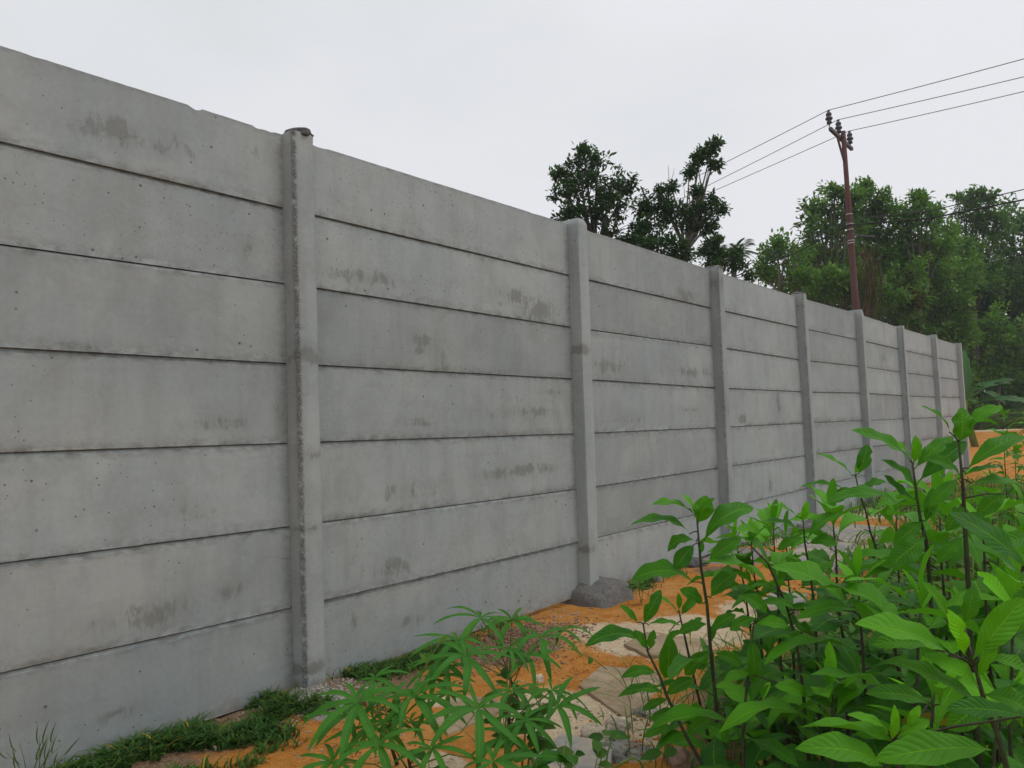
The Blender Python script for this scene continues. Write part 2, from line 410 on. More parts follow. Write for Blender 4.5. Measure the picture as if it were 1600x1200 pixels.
# ------------------------------------------------------------------ wall
# post foot / head positions along the wall and the joint heights read at every post (top first)
POST = {0: (-.35, -.33), 1: (2.063, 2.078), 2: (4.510, 4.466), 3: (6.885, 6.825), 4: (9.243, 9.230), 5: (11.66, 11.63), 6: (14.02, 13.99), 7: (16.58, 16.55), 8: (19.03, 18.98)}
ZJ = {0: [2.79, 2.41, 2.0, 1.611, 1.214, .807, .405, .01], 1: [2.786, 2.401, 2.012, 1.605, 1.204, .791, .394, -.016], 2: [2.789, 2.390, 1.993, 1.602, 1.191, .779, .395, .001],
      3: [2.779, 2.386, 2.001, 1.586, 1.193, .798, .4, .0], 4: [2.778, 2.393, 1.986, 1.589, 1.203, .804, .405, .0], 5: [2.811, 2.412, 2.011, 1.613, 1.206, .806, .405, .0],
      6: [2.80, 2.413, 2.012, 1.607, 1.208, .806, .4, 0], 7: [2.819, 2.418, 2.02, 1.614, 1.21, .806, .4, 0], 8: [2.827, 2.435, 2.03, 1.623, 1.21, .8, .4, 0]}
ST = [(205, 215, 75, 24, .75), (180, 135, 28, 8, .6), (60, 95, 50, 22, .4), (385, 385, 14, 40, .55), (395, 250, 16, 60, .4), (270, 235, 45, 14, .5), (330, 662, 55, 12, .7), (290, 800, 45, 18, .65),
      (250, 958, 85, 24, .7), (350, 925, 32, 14, .6), (190, 1115, 30, 10, .6), (110, 545, 70, 10, .6), (230, 540, 60, 8, .55), (260, 402, 40, 8, .6), (60, 395, 60, 10, .5), (215, 440, 10, 12, .4),
      (60, 730, 50, 10, .4), (435, 645, 10, 30, .5), (430, 520, 12, 30, .5), (470, 745, 8, 8, .5),
      (580, 435, 52, 13, .7), (800, 462, 22, 12, .8), (835, 480, 26, 16, .85), (662, 532, 14, 9, 1), (655, 548, 8, 6, .9), (692, 565, 10, 18, .7), (655, 660, 22, 6, .9), (828, 645, 52, 9, .75), (820, 735, 46, 11, .8),
      (630, 770, 52, 13, .65), (575, 800, 30, 12, .5), (610, 885, 45, 16, .6), (655, 365, 8, 18, .6), (740, 402, 14, 4, .7), (640, 970, 28, 10, .6), (560, 965, 16, 30, .5), (800, 850, 28, 10, .45), (865, 612, 22, 7, .6), (530, 770, 8, 40, .5), (780, 480, 6, 30, .5), (545, 880, 10, 40, .5), (640, 470, 60, 7, .4), (590, 560, 50, 6, .45), (740, 680, 60, 6, .5),
      (955, 575, 42, 12, .7), (1085, 582, 32, 8, .7), (1072, 462, 18, 8, .8), (985, 655, 30, 8, .6), (1080, 640, 25, 5, .5), (1000, 800, 12, 18, .6), (940, 660, 8, 14, .5), (1060, 850, 8, 10, .6), (1000, 740, 30, 7, .4), (1090, 730, 20, 6, .4), (975, 575, 30, 8, .5),
      (1147, 480, 4, 14, .6), (1216, 632, 4, 20, 1), (1160, 655, 6, 5, .9), (1203, 757, 3, 16, .9), (1180, 775, 10, 8, .5), (1225, 530, 6, 9, .5), (1275, 555, 5, 6, .6), (1325, 600, 6, 6, .5), (1380, 560, 5, 9, .6), (1483, 640, 2, 10, .7), (1300, 600, 5, 12, .4)]
SP = [(485, 555, 20, 15, 1.1), (490, 712, 14, 9, 1), (485, 826, 14, 5, .9), (912, 546, 12, 7, 1), (485, 1045, 24, 9, .9), (925, 925, 16, 6, .9), (1120, 440, 10, 10, .9), (1251, 480, 8, 8, .8), (920, 860, 8, 6, .8), (1135, 640, 5, 12, .9)]
def stain_list(L_, x0):
    o = []
    for px, py, rx, ry, s in L_:
        c = onx(px, py, x0); a = onx(px+rx, py, x0); b = onx(px, py+ry, x0)
        o.append((c[1], c[2], abs(a[1]-c[1])+1e-3, abs(b[2]-c[2])+1e-3, s))
    return o
STW, SPW = stain_list(ST, 0), stain_list(SP, .09)
def stain(Y, Z, lst):
    v = np.zeros_like(Y)
    for a, b, ra, rb, s in lst:
        v = np.maximum(v, s*np.exp(-(((Y-a)/ra)**2+((Z-b)/rb)**2)*.55))
    return v
wall = empty('concrete_wall', (0, 9.3, 0), 'long grey precast concrete panel wall with square posts, running off to the right', 'wall')
def vn(Y, Z, s, sd):
    return np.array([mn.noise((float(y)*s, float(z)*s, sd)) for y, z in zip(Y.ravel(), Z.ravel())]).reshape(Y.shape)
def py_post(k, z):
    a, b = POST[k]; return b+(a-b)*z/2.8
CHIPS = {(0, 0): [(305, 166, .025, .013), (403, 198, .025, .009), (420, 205, .03, .006)], (1, 0): [(500, 232, .05, .006)], (1, 1): [(750, 402, .05, .012)], (0, 6): [(270, 992, .045, .013)], (0, 1): [(437, 325, .04, .03), (400, 316, .03, .008)], (1, 2): [], (2, 0): [(925, 365, .06, .006)]}
def panel(bay, row):
    k0, k1 = bay, bay+1
    zt0, zt1, zb0, zb1 = ZJ[k0][row], ZJ[k1][row], ZJ[k0][row+1], ZJ[k1][row+1]
    zc = (zt0+zb0)/2; ya = py_post(k0, zc)+.10; yb = py_post(k1, zc)+.03
    step = .018 if bay < 2 and row < 2 else .03 if bay < 2 else (.05 if bay < 4 else .12)
    ny = max(8, int((yb-ya)/step)); nz_ = 14 if bay < 2 else (9 if bay < 4 else 5)
    t = np.linspace(0, 1, ny+1); y = ya+(yb-ya)*t
    zt = zt0+(zt1-zt0)*t; zb = zb0+(zb1-zb0)*t
    rr = random.Random(bay*10+row)
    off = rr.uniform(-.003, .003); tilt = rr.uniform(-.003, .003)
    lip = .015
    seed = bay*7.3+row*3.1
    jt = np.array([mn.noise((float(v)*18, seed, 0)) for v in y])*.0010+np.array([mn.noise((float(v)*3, seed, 4)) for v in y])*.0008
    jb = np.array([mn.noise((float(v)*18, seed, 9)) for v in y])*.0018
    chip = np.zeros_like(y)
    for (px, py, wd, dp) in CHIPS.get((bay, row), []):
        cy = onx(px, py)[1]; chip += dp*np.clip(1.2-np.abs((y-cy)/wd)**2.2, 0, 1)
    for _ in range(2 if row == 0 else 1):
        if rr.random() < .6: chip += rr.uniform(.002, .006)*np.exp(-((y-rr.uniform(ya, yb))/rr.uniform(.01, .05))**2)
    top = zt-(.0005 if row == 0 else .0025)-chip*(1 if row == 0 else 0)+(jt if row == 0 else 0)
    fr_top = (zt-.002-chip+jt) if row == 0 else (zt-lip-chip+jt)
    fr_bot = zb+.005+jb
    V = []; E = []
    rows = []
    zz = np.linspace(0, 1, nz_+1)
    # profile rows from back-bottom round the face to back-top
    def addrow(xv, zv, e): rows.append((xv, zv, e))
    xb = off+np.zeros_like(y)
    addrow(xb-.05, zb-.004, 1); addrow(xb-.022, zb-.004, 1); addrow(xb-.020, zb+.0035, 1); addrow(xb-.0015, zb+.0035, 1)
    for s in zz:
        zv = fr_bot+(fr_top-fr_bot)*s
        wav = np.array([mn.noise((float(a)*1.7, float(b)*2.5, seed)) for a, b in zip(y, zv)])*.002
        e = max(0, 1-s*(zt0-zb0)/.05, 1-(1-s)*(zt0-zb0)/.03)
        addrow(xb+tilt*(s-.5)*2+wav, zv, e)
    if row == 0:
        addrow(xb-.004, top, .6); addrow(xb-.05, top, .6)
    else:
        addrow(xb-.009, fr_top+.0005, 1); addrow(xb-.011, top, 1); addrow(xb-.05, top, 1)
    Y = []; Z = []
    for xv, zv, e in rows:
        for i in range(ny+1):
            V.append((xv[i], y[i], zv[i])); E.append(e)
    V = np.array(V); n = ny+1; nr_ = len(rows)
    Fq = [(j*n+i, j*n+i+1, (j+1)*n+i+1, (j+1)*n+i) for j in range(nr_) for i in range(ny) if j < nr_-1]
    Fq += [((nr_-1)*n+i, (nr_-1)*n+i+1, i+1, i) for i in range(ny)]
    F = [tuple(f) for f in Fq]+[tuple(j*n for j in range(nr_)), tuple(j*n+ny for j in range(nr_-1, -1, -1))]
    sta = stain(V[:, 1], V[:, 2], STW)
    # darker band on the panel beside each post's flanks
    dn = np.minimum(np.abs(V[:, 1]-py_post(k0, 1.4)-.13), np.abs(V[:, 1]-py_post(k1, 1.4)))
    E = np.maximum(np.array(E), np.clip(1-dn/.06, 0, 1)*.8)
    if row == 6: E = np.maximum(E, np.clip(1-(V[:, 2]-.0)/.07, 0, 1)*.9)
    o = mesh('wall_panel', V, F, M['panel'], wall, attrs={'stain': ('FLOAT', sta), 'edge': ('FLOAT', E)}, smooth=False)
    me = o.data
    sm = [True]*len(me.polygons); me.polygons.foreach_set('use_smooth', sm)
    try: me.set_sharp_from_angle(angle=R(30))
    except Exception: pass
    return o
for b in range(8):
    for r_ in range(7): panel(b, r_)
CAPS = {1: 'dark', 2: 'blend', 3: 'light', 4: 'light'}
def post(k):
    fine = k in (1, 2)
    zs = np.arange(-.12, ZJ[k][0]+.012, .012 if fine else .04)
    hgt = {1: .0, 2: .035, 3: .012, 4: .03, 5: .045, 6: .012, 7: .02, 8: .02}.get(k, .02)
    zs = np.append(zs[:-1], ZJ[k][0]+hgt)
    prof = [(-.14, 0), (-.02, 0), (.04, .001), (.070, .002), (.080, .004), (.090, .014), (.091, .03), (.091, .07), (.091, .11), (.088, .124), (.080, .132), (.03, .133), (-.14, .133)]
    ro = [0, 0, .0, .15, .7, .9, .15, 0, .0, .1, .3, .0, 0]
    if k in (2, 5):
        prof = [(-.14, 0), (-.02, 0), (.04, .003), (.070, .005), (.086, .007), (.091, .010), (.0915, .03), (.0915, .07), (.0915, .12), (.089, .128), (.082, .131), (.03, .133), (-.14, .133)]
    seam = {1: .8, 2: .12, 3: .6, 4: .6, 5: .1, 6: .8, 7: .3, 8: .25}.get(k, .3)
    V = []; A = []
    for z in zs:
        y0 = py_post(k, z)
        for (x, yy), r_ in zip(prof, ro):
            j = r_*seam*.007*mn.noise((z*45, yy*60, k*5.)) if x > 0 else 0
            j2 = .0025*mn.noise((z*2.2, yy*4, k*3.)) if x > 0 else 0
            # rounded mortar head
            hd = max(0, 1-(ZJ[k][0]+hgt-z)/.02) if k in (2, 5) else 0
            V.append((x+j+j2-hd*.015*(x > 0), y0+yy+j*.8+hd*.02*(1 if yy < .06 else -1)*(x > -.2), z)); A.append(r_*seam)
    n = len(prof); F = [(i*n+a, i*n+(a+1) % n, (i+1)*n+(a+1) % n, (i+1)*n+a) for i in range(len(zs)-1) for a in range(n)]
    F.append(tuple(range(n-1, -1, -1))); F.append(tuple((len(zs)-1)*n+a for a in range(n)))
    V = np.array(V); st = stain(V[:, 1], V[:, 2], SPW)
    st = np.maximum(st, np.clip(1-(V[:, 2]+.0)/.1, 0, 1)*.8)
    o = mesh('post', V, F, M['post'], wall, attrs={'stain': ('FLOAT', st), 'rough': ('FLOAT', A), 'edge': ('FLOAT', np.zeros(len(V)))})
    try: o.data.set_sharp_from_angle(angle=R(40))
    except Exception: pass
    return o
def blob_mesh(c, rad, seed, sub=3, amp=.25, fr=3., flat=None):
    import bmesh
    bm = bmesh.new(); bmesh.ops.create_icosphere(bm, subdivisions=sub, radius=1)
    V = []
    for v in bm.verts:
        p = v.co; s = 1+amp*mn.noise(p*fr*.5+Vector((seed, 0, 0)))+amp*.4*mn.noise(p*fr*1.7+Vector((0, seed, 0)))+amp*.15*mn.noise(p*fr*5+Vector((0, seed, 0)))
        q = [p[i]*s*rad[i] for i in range(3)]
        V.append((c[0]+q[0], c[1]+q[1], c[2]+q[2]))
    F = [tuple(l.index for l in f.verts) for f in bm.faces]; bm.free()
    return V, F
for k in range(9):
    p = post(k)
    yt = py_post(k, 2.8)
    if k in (1, 3, 4, 7):
        cx = {1: (.02, yt+.085, 2.786+.012, .085, .066, .034), 3: (.01, yt+.066, 2.80, .098, .072, .016), 4: (.01, yt+.066, 2.822, .09, .07, .012), 7: (.01, yt+.066, 2.845, .09, .07, .012)}[k]
        Vb, Fb = blob_mesh(cx[:3], cx[3:], k*3.1, 3, .35, 3)
        mesh('mortar_cap', Vb, Fb, M['mortar'] if k == 1 else M['mortar_light'], p)
    if k in (2, 3, 4, 5, 6, 7):
        yb_ = POST[k][1]
        # poured concrete block that shows round the foot of the post
        ex = {2: (.44, .27, .215), 3: (.42, .4, .12), 4: (.4, .4, .12)}.get(k, (.35, .35, .09))
        nA, nB = 22, 22; Vf = []; 
        for j in range(nB+1):
            for i in range(nA+1):
                u, v = i/nA, j/nB
                ax_, ay_ = (u-.08), (v-.5)*2
                e = max(abs(u*1.0), abs(ay_))
                hgt = ex[2]*(1-sst(.84, .98, e+.05*mn.noise((u*4, v*4, k))))
                x_ = -.12+ex[0]*u*(1+.12*mn.noise((v*3, k, 1))); y_ = yb_+.07+(v-.5)*1.5*ex[1]*(1+.1*mn.noise((u*3, k, 7)))
                Vf.append((x_, y_, -.05+hgt*(.85-.35*max(0, -ay_)-.2*u)+(.022*mn.noise((x_*9, y_*9, k))+.008*mn.noise((x_*35, y_*35, k)))*(e < .9)-.05*(e > .97)))
        Ff = np.array([(j*(nA+1)+i, j*(nA+1)+i+1, (j+1)*(nA+1)+i+1, (j+1)*(nA+1)+i) for j in range(nB) for i in range(nA)])
        mesh('footing', Vf, Ff, M['mound'], p)

# ------------------------------------------------------------------ leaves
def unit(v):
    v = np.asarray(v, float); n = np.linalg.norm(v); return v/n if n > 1e-9 else np.array([0, 0, 1.])
Z3 = np.array([0, 0, 1.])
def wprof(t, kind):
    if kind == 'ell':    # elliptic, pointed both ends, widest beyond the middle
        return np.where(t < .07, .035, 0)+np.clip((np.clip(t-.05, 0, 1)/.95), 0, 1)**.95*np.clip(1-t, 0, 1)**.82*3.1*np.where(t < .07, .4, 1)
    if kind == 'lan':    # narrow lobe
        return np.clip(t, 0, 1)**.55*np.clip(1-t, 0, 1)**.7*2.15+.03
    if kind == 'heart':
        return np.clip(t+.02, 0, 1)**.35*np.clip(1-t, 0, 1)**.75*1.7
    return np.sin(np.pi*np.clip(t, .001, .999))**.7
class Leaves:
    def __init__(s): s.V = []; s.F = []; s.A = []; s.n = 0
    def leaf(s, base, tip, width, nrm, arch=.12, fold=.25, wave=.06, age=0., kind='ell', nu=4, nv=10, ph=0., side=0., wf=2.3, curl=0.):
        base = np.asarray(base, float); tip = np.asarray(tip, float)
        d = tip-base; Ln = np.linalg.norm(d)
        if Ln < 1e-6: return
        d = d/Ln; n = nrm-d*np.dot(nrm, d)
        if np.linalg.norm(n) < .05: n = np.array([.3, .2, .9])-d*np.dot([.3, .2, .9], d)
        n = unit(n); b = np.cross(d, n)
        t = np.linspace(0, 1, nv+1); S = np.linspace(-1, 1, nu+1)
        T, SS = np.meshgrid(t, S, indexing='ij')
        wd = wprof(T, kind)*width*.5
        h = arch*Ln*(4*T*(1-T))*(1-.25*T)-curl*Ln*T**3*.4
        h = h+fold*np.abs(SS)*wd - .35*fold*SS**2*wd
        h = h+wave*width*np.abs(SS)**1.5*np.sin(2*np.pi*wf*T+ph+1.7*np.sign(SS))*np.sin(np.pi*T)
        if kind == 'ell' and nv >= 9:
            q1 = (ph*7.13) % 1; q2 = (ph*3.77) % 1
            if q1 < .35: wd = wd*(1-(.25+.5*q2)*np.exp(-((T-.3-.5*q2)/.05)**2)*(np.sign(SS) == (1 if q1 < .17 else -1)))
            h = h+SS*wd*(q2-.5)*1.1*T
        lat = SS*wd*(1-.08*fold)+side*Ln*np.sin(np.pi*T)*.5
        P = base+T[..., None]*Ln*d+h[..., None]*n+lat[..., None]*b
        k = (nu+1)
        F = np.array([(i*k+j, i*k+j+1, (i+1)*k+j+1, (i+1)*k+j) for i in range(nv) for j in range(nu)])+s.n
        s.V.append(P.reshape(-1, 3)); s.F.append(F); s.n += P.size//3
        s.A.append(np.stack([T.ravel(), SS.ravel(), np.full(T.size, age)], -1))
    def build(s, name, mat, parent=None, loc=None):
        if not s.V: return None
        return mesh(name, np.concatenate(s.V), np.concatenate(s.F), mat, parent, loc, attrs={'lc': ('FLOAT_VECTOR', np.concatenate(s.A))})
TC = -FW  # direction towards the viewer's side of the plot, used to lay out how leaves face
def shrub(label, stem_px, depth, leaves=(), seed=0, auto=16, llen=.15, start=.0, r0=.0065, group='broad leaved shrubs in front of the wall', top=3, name='leafy_shrub', lean=(0, 0), agetop=.75, ddepth=0., mat='leaf', spacing=None, wid=.425, top_up=1., bottom=None):
    """stem_px: picture points down the stem; the last is carried straight down to the soil"""
    rr = random.Random(seed)
    P = [at(a, b, depth+ddepth*i) for i, (a, b) in enumerate(stem_px)]
    if len(P) == 1: P.append(P[0]-np.array([0, 0, .25])+np.array([lean[0], lean[1], 0])*.25)
    dr = P[-1]-P[-2]; dr = dr/max(.05, abs(dr[2]))
    dr[2] = -1; dr[:2] = np.clip(dr[:2], -.5, .5)
    q = P[-1].copy()
    while q[2] > gz(q[0], q[1])+.0:
        dr[:2] *= .82; q = q+dr*.07; P.append(q.copy())
    P[-1][2] = gz(*P[-1][:2])-.02
    base = np.array([P[-1][0], P[-1][1], gz(*P[-1][:2])])
    root = empty(name, base, label, 'shrub', group)
    # smooth stem
    Q = [np.array(p) for p in P]; n = len(Q)
    rad = [.0022+(r0-.0022)*min(1, (i/(n-1))**.7*1.1) for i in range(n)]
    jit = [np.array([rr.uniform(-1, 1), rr.uniform(-1, 1), 0])*.003*(0 < i < n-1) for i in range(n)]
    Q = [a+b for a, b in zip(Q, jit)]
    m = MB().tube(Q, rad, 7)
    Lv = Leaves()
    seg = np.array([np.linalg.norm(Q[i+1]-Q[i]) for i in range(n-1)]); cum = np.concatenate([[0], np.cumsum(seg)]); tot = cum[-1]
    def sp(s_):
        i = int(min(n-2, np.searchsorted(cum, s_, side='right')-1)); f = (s_-cum[i])/seg[i]; return Q[i]*(1-f)+Q[i+1]*f
    for lf in leaves:
        bx, by, tx, ty = lf[:4]; o = lf[4] if len(lf) > 4 else {}
        b = at(bx, by, depth+o.get('bd', 0)); e = at(tx, ty, depth+o.get('bd', 0)+o.get('d', 0))
        Ln = np.linalg.norm(e-b)
        nn = Z3*o.get('up', 1)+TC*o.get('face', .35)+RT*o.get('side', 0)
        # petiole: join to the nearest stem point
        ds = [np.linalg.norm(b-sp(tt)) for tt in np.linspace(0, tot*.9, 50)]; j = int(np.argmin(ds)); s0 = sp(np.linspace(0, tot*.9, 50)[j])
        m.tube([s0, (s0+b)/2+np.array([0, 0, .004]), b+(e-b)*.03], [.0022, .0018, .0014], 5)
        Lv.leaf(b, e, Ln*o.get('w', wid), nn, o.get('arch', .14), o.get('fold', .42), o.get('wave', .08), o.get('age', .15), 'ell', 6, 14, rr.uniform(0, 6), o.get('bend', 0.), 2.6, o.get('curl', 0.))
    az = rr.uniform(0, 6.28)
    if top and not leaves or top < 0:
        for i in range(abs(top)):   # upright young leaves at the tip
            az += 2.4; b = sp(.004+.01*i); u = np.array([math.cos(az), math.sin(az), 0])
            ln = llen*rr.uniform(.45, .75); e = b+ln*unit(u*(.35+.2*i)+Z3*(1.3-.25*i)*top_up)
            Lv.leaf(b, e, ln*.3, -u*.9+Z3*.6, .06, .5, .03, agetop*rr.uniform(.6, 1.2), 'ell', 4, 9, rr.uniform(0, 6))
    s_ = start+.03
    dsp = spacing or max(.02, (tot*.93-s_)/max(1, auto))
    i = 0
    while s_ < tot*.95 and i < auto:
        az += 2.4+rr.uniform(-.4, .4); b = sp(s_); rel = s_/tot
        u = np.array([math.cos(az), math.sin(az), 0])
        ln = llen*1.3*rr.uniform(.72, 1.2)*(1 if s_ > .1 else .6+4*s_)*(1.0 if rel < .6 else 1-.5*(rel-.6))
        el = .55-.9*min(1, rel*1.6)+rr.uniform(-.25, .25)
        pet = b+.025*unit(u+Z3*.5)
        e = pet+ln*unit(u+Z3*el)
        m.tube([b, (b+pet)/2+np.array([0, 0, .002]), pet], [.002, .0017, .0013], 4)
        nn = Z3+u*(-.3)+np.array([rr.uniform(-.35, .35), rr.uniform(-.35, .35), 0])
        Lv.leaf(pet, e, ln*wid*rr.uniform(.85, 1.12), nn, rr.uniform(.08, .28), rr.uniform(.2, .6), rr.uniform(.04, .13), (2. if rel > .5 and rr.random() < .035 else max(0, .52-s_*1.5)+rr.choice([0, 0, 0, .1, .25])*rr.random()), 'ell', 4, 9, rr.uniform(0, 6), rr.uniform(-.08, .08), 2.4, rr.uniform(0, .25))
        s_ += dsp*rr.uniform(.7, 1.3); i += 1
    m.build('stem', M['stem'], root)
    Lv.build('foliage', M[mat], root)
    return root

Y = dict
# the tall shrub that stands clear in front of the wall
shrub('slim shrub standing clear of the rest in the gap before the third post', [(1089, 810), (1092, 850), (1096, 890), (1104, 946), (1112, 1010), (1118, 1100)], 2.1, [
    (1087, 807, 1018, 789, Y(d=-.03, arch=.16, age=.25, face=.2)), (1088, 809, 1062, 770, Y(age=.6, w=.4, face=.6)), (1090, 818, 1104, 774, Y(face=1.3, w=.75, age=.3, up=.3)), (1091, 820, 1118, 778, Y(d=-.05, face=.5, age=.25, w=.3, side=-.5)),
    (1080, 835, 984, 821, Y(arch=.22, face=.45, age=.12, w=.36)), (1099, 846, 1178, 793, Y(arch=.24, face=.6, age=.1, w=.4, d=.03)), (1089, 846, 1043, 862, Y(arch=.3, face=.5, d=.02, w=.5)), (1085, 850, 1054, 889, Y(face=1.4, w=.62, arch=.1, age=.0)),
    (1094, 866, 1098, 846, Y(face=1, w=.5)), (1106, 882, 1159, 841, Y(face=.9, w=.44, arch=.16)), (1084, 910, 986, 906, Y(arch=.22, face=.4, w=.4, wave=.09)), (1099, 944, 1062, 921, Y(face=1.2, w=.62)), (1110, 935, 1152, 895, Y(face=.7, w=.6, arch=.2)),
    (1108, 990, 1150, 960, Y(face=.8)), (1106, 975, 1060, 990, Y(face=.8, w=.5)), (1114, 1020, 1160, 1040, Y(face=1.2, w=.5)), (1112, 1015, 1070, 1055, Y(face=1.2, w=.5))], 1, 14, start=.4, r0=.008)
shrub('shrub leaning left with its bare stem crossing the tan slab', [(1005, 975), (1014, 1018), (1029, 1055), (1043, 1090), (1058, 1122), (1074, 1153), (1100, 1199)], 2.0, [
    (1006, 976, 1033, 921, Y(face=1.2, w=.42, age=.05)), (996, 974, 968, 945, Y(face=.9, w=.4, age=.15)), (1012, 976, 1066, 979, Y(arch=.16, face=.5, w=.34)), (1008, 1002, 914, 1010, Y(arch=.24, face=.5, w=.36, age=.05)),
    (1011, 1015, 990, 984, Y(face=1.1, w=.5)), (1015, 1015, 1022, 984, Y(face=1, w=.5)), (1028, 1053, 970, 1059, Y(arch=.25, face=.8, w=.42)), (1041, 1086, 964, 1090, Y(arch=.26, face=.6, w=.36)),
    (1044, 1091, 1003, 1110, Y(face=.7, w=.4, arch=.05)), (1060, 1106, 1015, 1126, Y(face=.7, w=.36, arch=.05)), (1050, 1133, 1006, 1152, Y(face=.9, w=.42)), (1075, 1150, 1052, 1160, Y(face=1, w=.5)), (1040, 1087, 1085, 1060, Y(face=1, w=.45)), (1072, 1150, 1110, 1125, Y(face=1, w=.5))], 2, 3, start=.55)
shrub('small thin shrub with tiny paired tip leaves beside the leaning one', [(1061, 956), (1068, 985), (1078, 1030), (1090, 1080), (1105, 1140)], 2.25, [
    (1059, 958, 1013, 930, Y(age=.35, arch=.15, w=.32)), (1061, 953, 1060, 926, Y(age=.35, face=1.2, w=.4)), (1064, 962, 1090, 935, Y(age=.2, face=.7)), (1068, 985, 1040, 1000, Y(face=1)), (1046, 985, 1041, 1060, Y(face=1.5, w=.5, bd=-.05)), (1073, 985, 1097, 965, Y(face=1, w=.5))], 3, 9, start=.3, llen=.12)
shrub('upright shrub with pale tip leaf just left of the fourth post foot', [(1255, 812), (1258, 847), (1266, 888), (1272, 950), (1275, 1010)], 2.35, [
    (1262, 842, 1318, 803, Y(arch=.2, face=.5, age=.2)), (1253, 816, 1262, 782, Y(age=.7, face=1.2, w=.42)), (1245, 808, 1205, 789, Y(age=.3, w=.36)), (1250, 830, 1190, 815, Y(arch=.15, age=.1, face=.6, w=.4)), (1256, 840, 1215, 860, Y(face=.8, w=.45)), (1262, 850, 1308, 850, Y(face=.9, w=.5, arch=.2)), (1268, 880, 1232, 905, Y(face=1.2, w=.5))], 4, 12, start=.2, llen=.15)
shrub('small shrub with three leaves raised against the fifth post', [(1337, 744), (1341, 768), (1352, 800), (1361, 830), (1372, 870)], 2.7, [
    (1332, 744, 1275, 709, Y(age=.3, arch=.1, w=.33)), (1341, 741, 1356, 694, Y(face=1.3, w=.52, age=.05)), (1336, 741, 1345, 715, Y(age=.7, face=1.2)), (1322, 767, 1251, 761, Y(arch=.14, w=.32)), (1338, 765, 1297, 787, Y(face=1, w=.5, arch=.2)), (1345, 768, 1385, 753, Y(age=.05, face=.6, arch=.2))], 5, 12, start=.12, llen=.16)
shrub('tall shrub with long pointed leaves spread in front of the sixth post', [(1426, 724), (1433, 777), (1440, 812), (1447, 845), (1452, 890), (1456, 960), (1458, 1040)], 1.9, [
    (1424, 723, 1329, 672, Y(age=.22, arch=.12, face=.7, w=.34)), (1422, 720, 1388, 684, Y(age=.6, face=.8, w=.3, bd=.03)), (1427, 726, 1430, 680, Y(age=.55, face=1.3, w=.42)), (1430, 732, 1491, 682, Y(age=.18, arch=.12, face=.8, w=.4)),
    (1436, 752, 1511, 690, Y(age=.0, arch=.1, face=.9, w=.36, bd=.05)), (1431, 768, 1376, 718, Y(age=.1, face=.9, w=.46)), (1430, 782, 1381, 742, Y(age=.05, face=.8, w=.36, arch=-.05)), (1413, 798, 1290, 786, Y(arch=.22, face=.4, w=.32, bd=-.05)), (1445, 816, 1457, 762, Y(face=1.1, w=.4)),
    (1436, 790, 1475, 815, Y(face=1.1, w=.5, arch=.2)), (1442, 815, 1398, 850, Y(face=1.2, w=.55)), (1446, 840, 1390, 885, Y(face=1.3, w=.6, bd=-.05)), (1448, 850, 1490, 870, Y(face=1, w=.5))], 6, 12, start=.45, r0=.009)
shrub('tallest shrub, its broad upright tip leaf overlapping the last wall post', [(1498, 690), (1502, 737), (1505, 765), (1508, 791), (1511, 840), (1514, 890), (1516, 960)], 1.75, [
    (1499, 692, 1502, 636, Y(face=1.6, w=.85, age=.2, up=.2, wave=.1, fold=.15)), (1484, 676, 1438, 634, Y(age=.15, w=.4, face=.6)), (1508, 674, 1566, 636, Y(age=.3, arch=.18, w=.38, face=.6)), (1511, 733, 1602, 681, Y(arch=.16, w=.36, face=.8)), (1508, 741, 1568, 730, Y(arch=.1, w=.32, face=.6)),
    (1500, 742, 1446, 716, Y(face=.9, w=.44, bd=.05)), (1498, 748, 1452, 792, Y(face=1, w=.4, arch=.12)), (1515, 755, 1612, 768, Y(arch=.14, w=.36, face=.7)), (1572, 770, 1526, 806, Y(face=1.2, w=.5, bd=.06)), (1508, 790, 1478, 830, Y(face=1, w=.5)), (1508, 800, 1550, 830, Y(face=1, w=.5)), (1505, 838, 1464, 880, Y(face=1.2, w=.4))], 7, 10, start=.5, r0=.010)
shrub('shrub whose big pale leaf points left at the right border', [(1640, 860), (1640, 930), (1635, 1000)], 1.25, [
    (1606, 890, 1482, 800, Y(face=1.0, w=.40, age=.0, arch=.10, fold=.2, d=.05)), (1600, 920, 1520, 850, Y(face=.7, w=.4, bd=.1)), (1625, 905, 1580, 960, Y(face=1, w=.45)), (1620, 840, 1535, 862, Y(face=1.1, w=.4, bd=.12))], 8, 10, start=.3, r0=.008)
shrub('bright green shrub nearest the viewer with a yellowish tip leaf', [(1523, 1040), (1532, 1067), (1541, 1093), (1558, 1150), (1575, 1210)], 1.15, [
    (1507, 1026, 1477, 950, Y(face=1.5, w=.42, age=.95, fold=.2)), (1480, 970, 1440, 908, Y(face=1.1, w=.34, age=.35)), (1486, 1026, 1335, 975, Y(age=.42, face=.55, w=.40, arch=.12)), (1520, 1030, 1599, 934, Y(age=.4, face=1., w=.40, arch=.1)), (1460, 1014, 1362, 1008, Y(age=.2, face=.6, w=.34, bd=.05)),
    (1531, 1077, 1442, 1025, Y(age=.45, face=.9, w=.46)), (1531, 1098, 1396, 1033, Y(age=.2, face=.5, w=.3, arch=.05)), (1526, 1060, 1557, 985, Y(age=.5, face=1, w=.3)), (1540, 1026, 1612, 1056, Y(age=.3, face=.9, w=.42)), (1536, 1085, 1610, 1110, Y(face=1.2, w=.6)), (1540, 1095, 1480, 1140, Y(face=1.3, w=.6)), (1505, 975, 1520, 915, Y(face=1.4, w=.5, bd=.1))], 9, 6, start=.35, r0=.008)
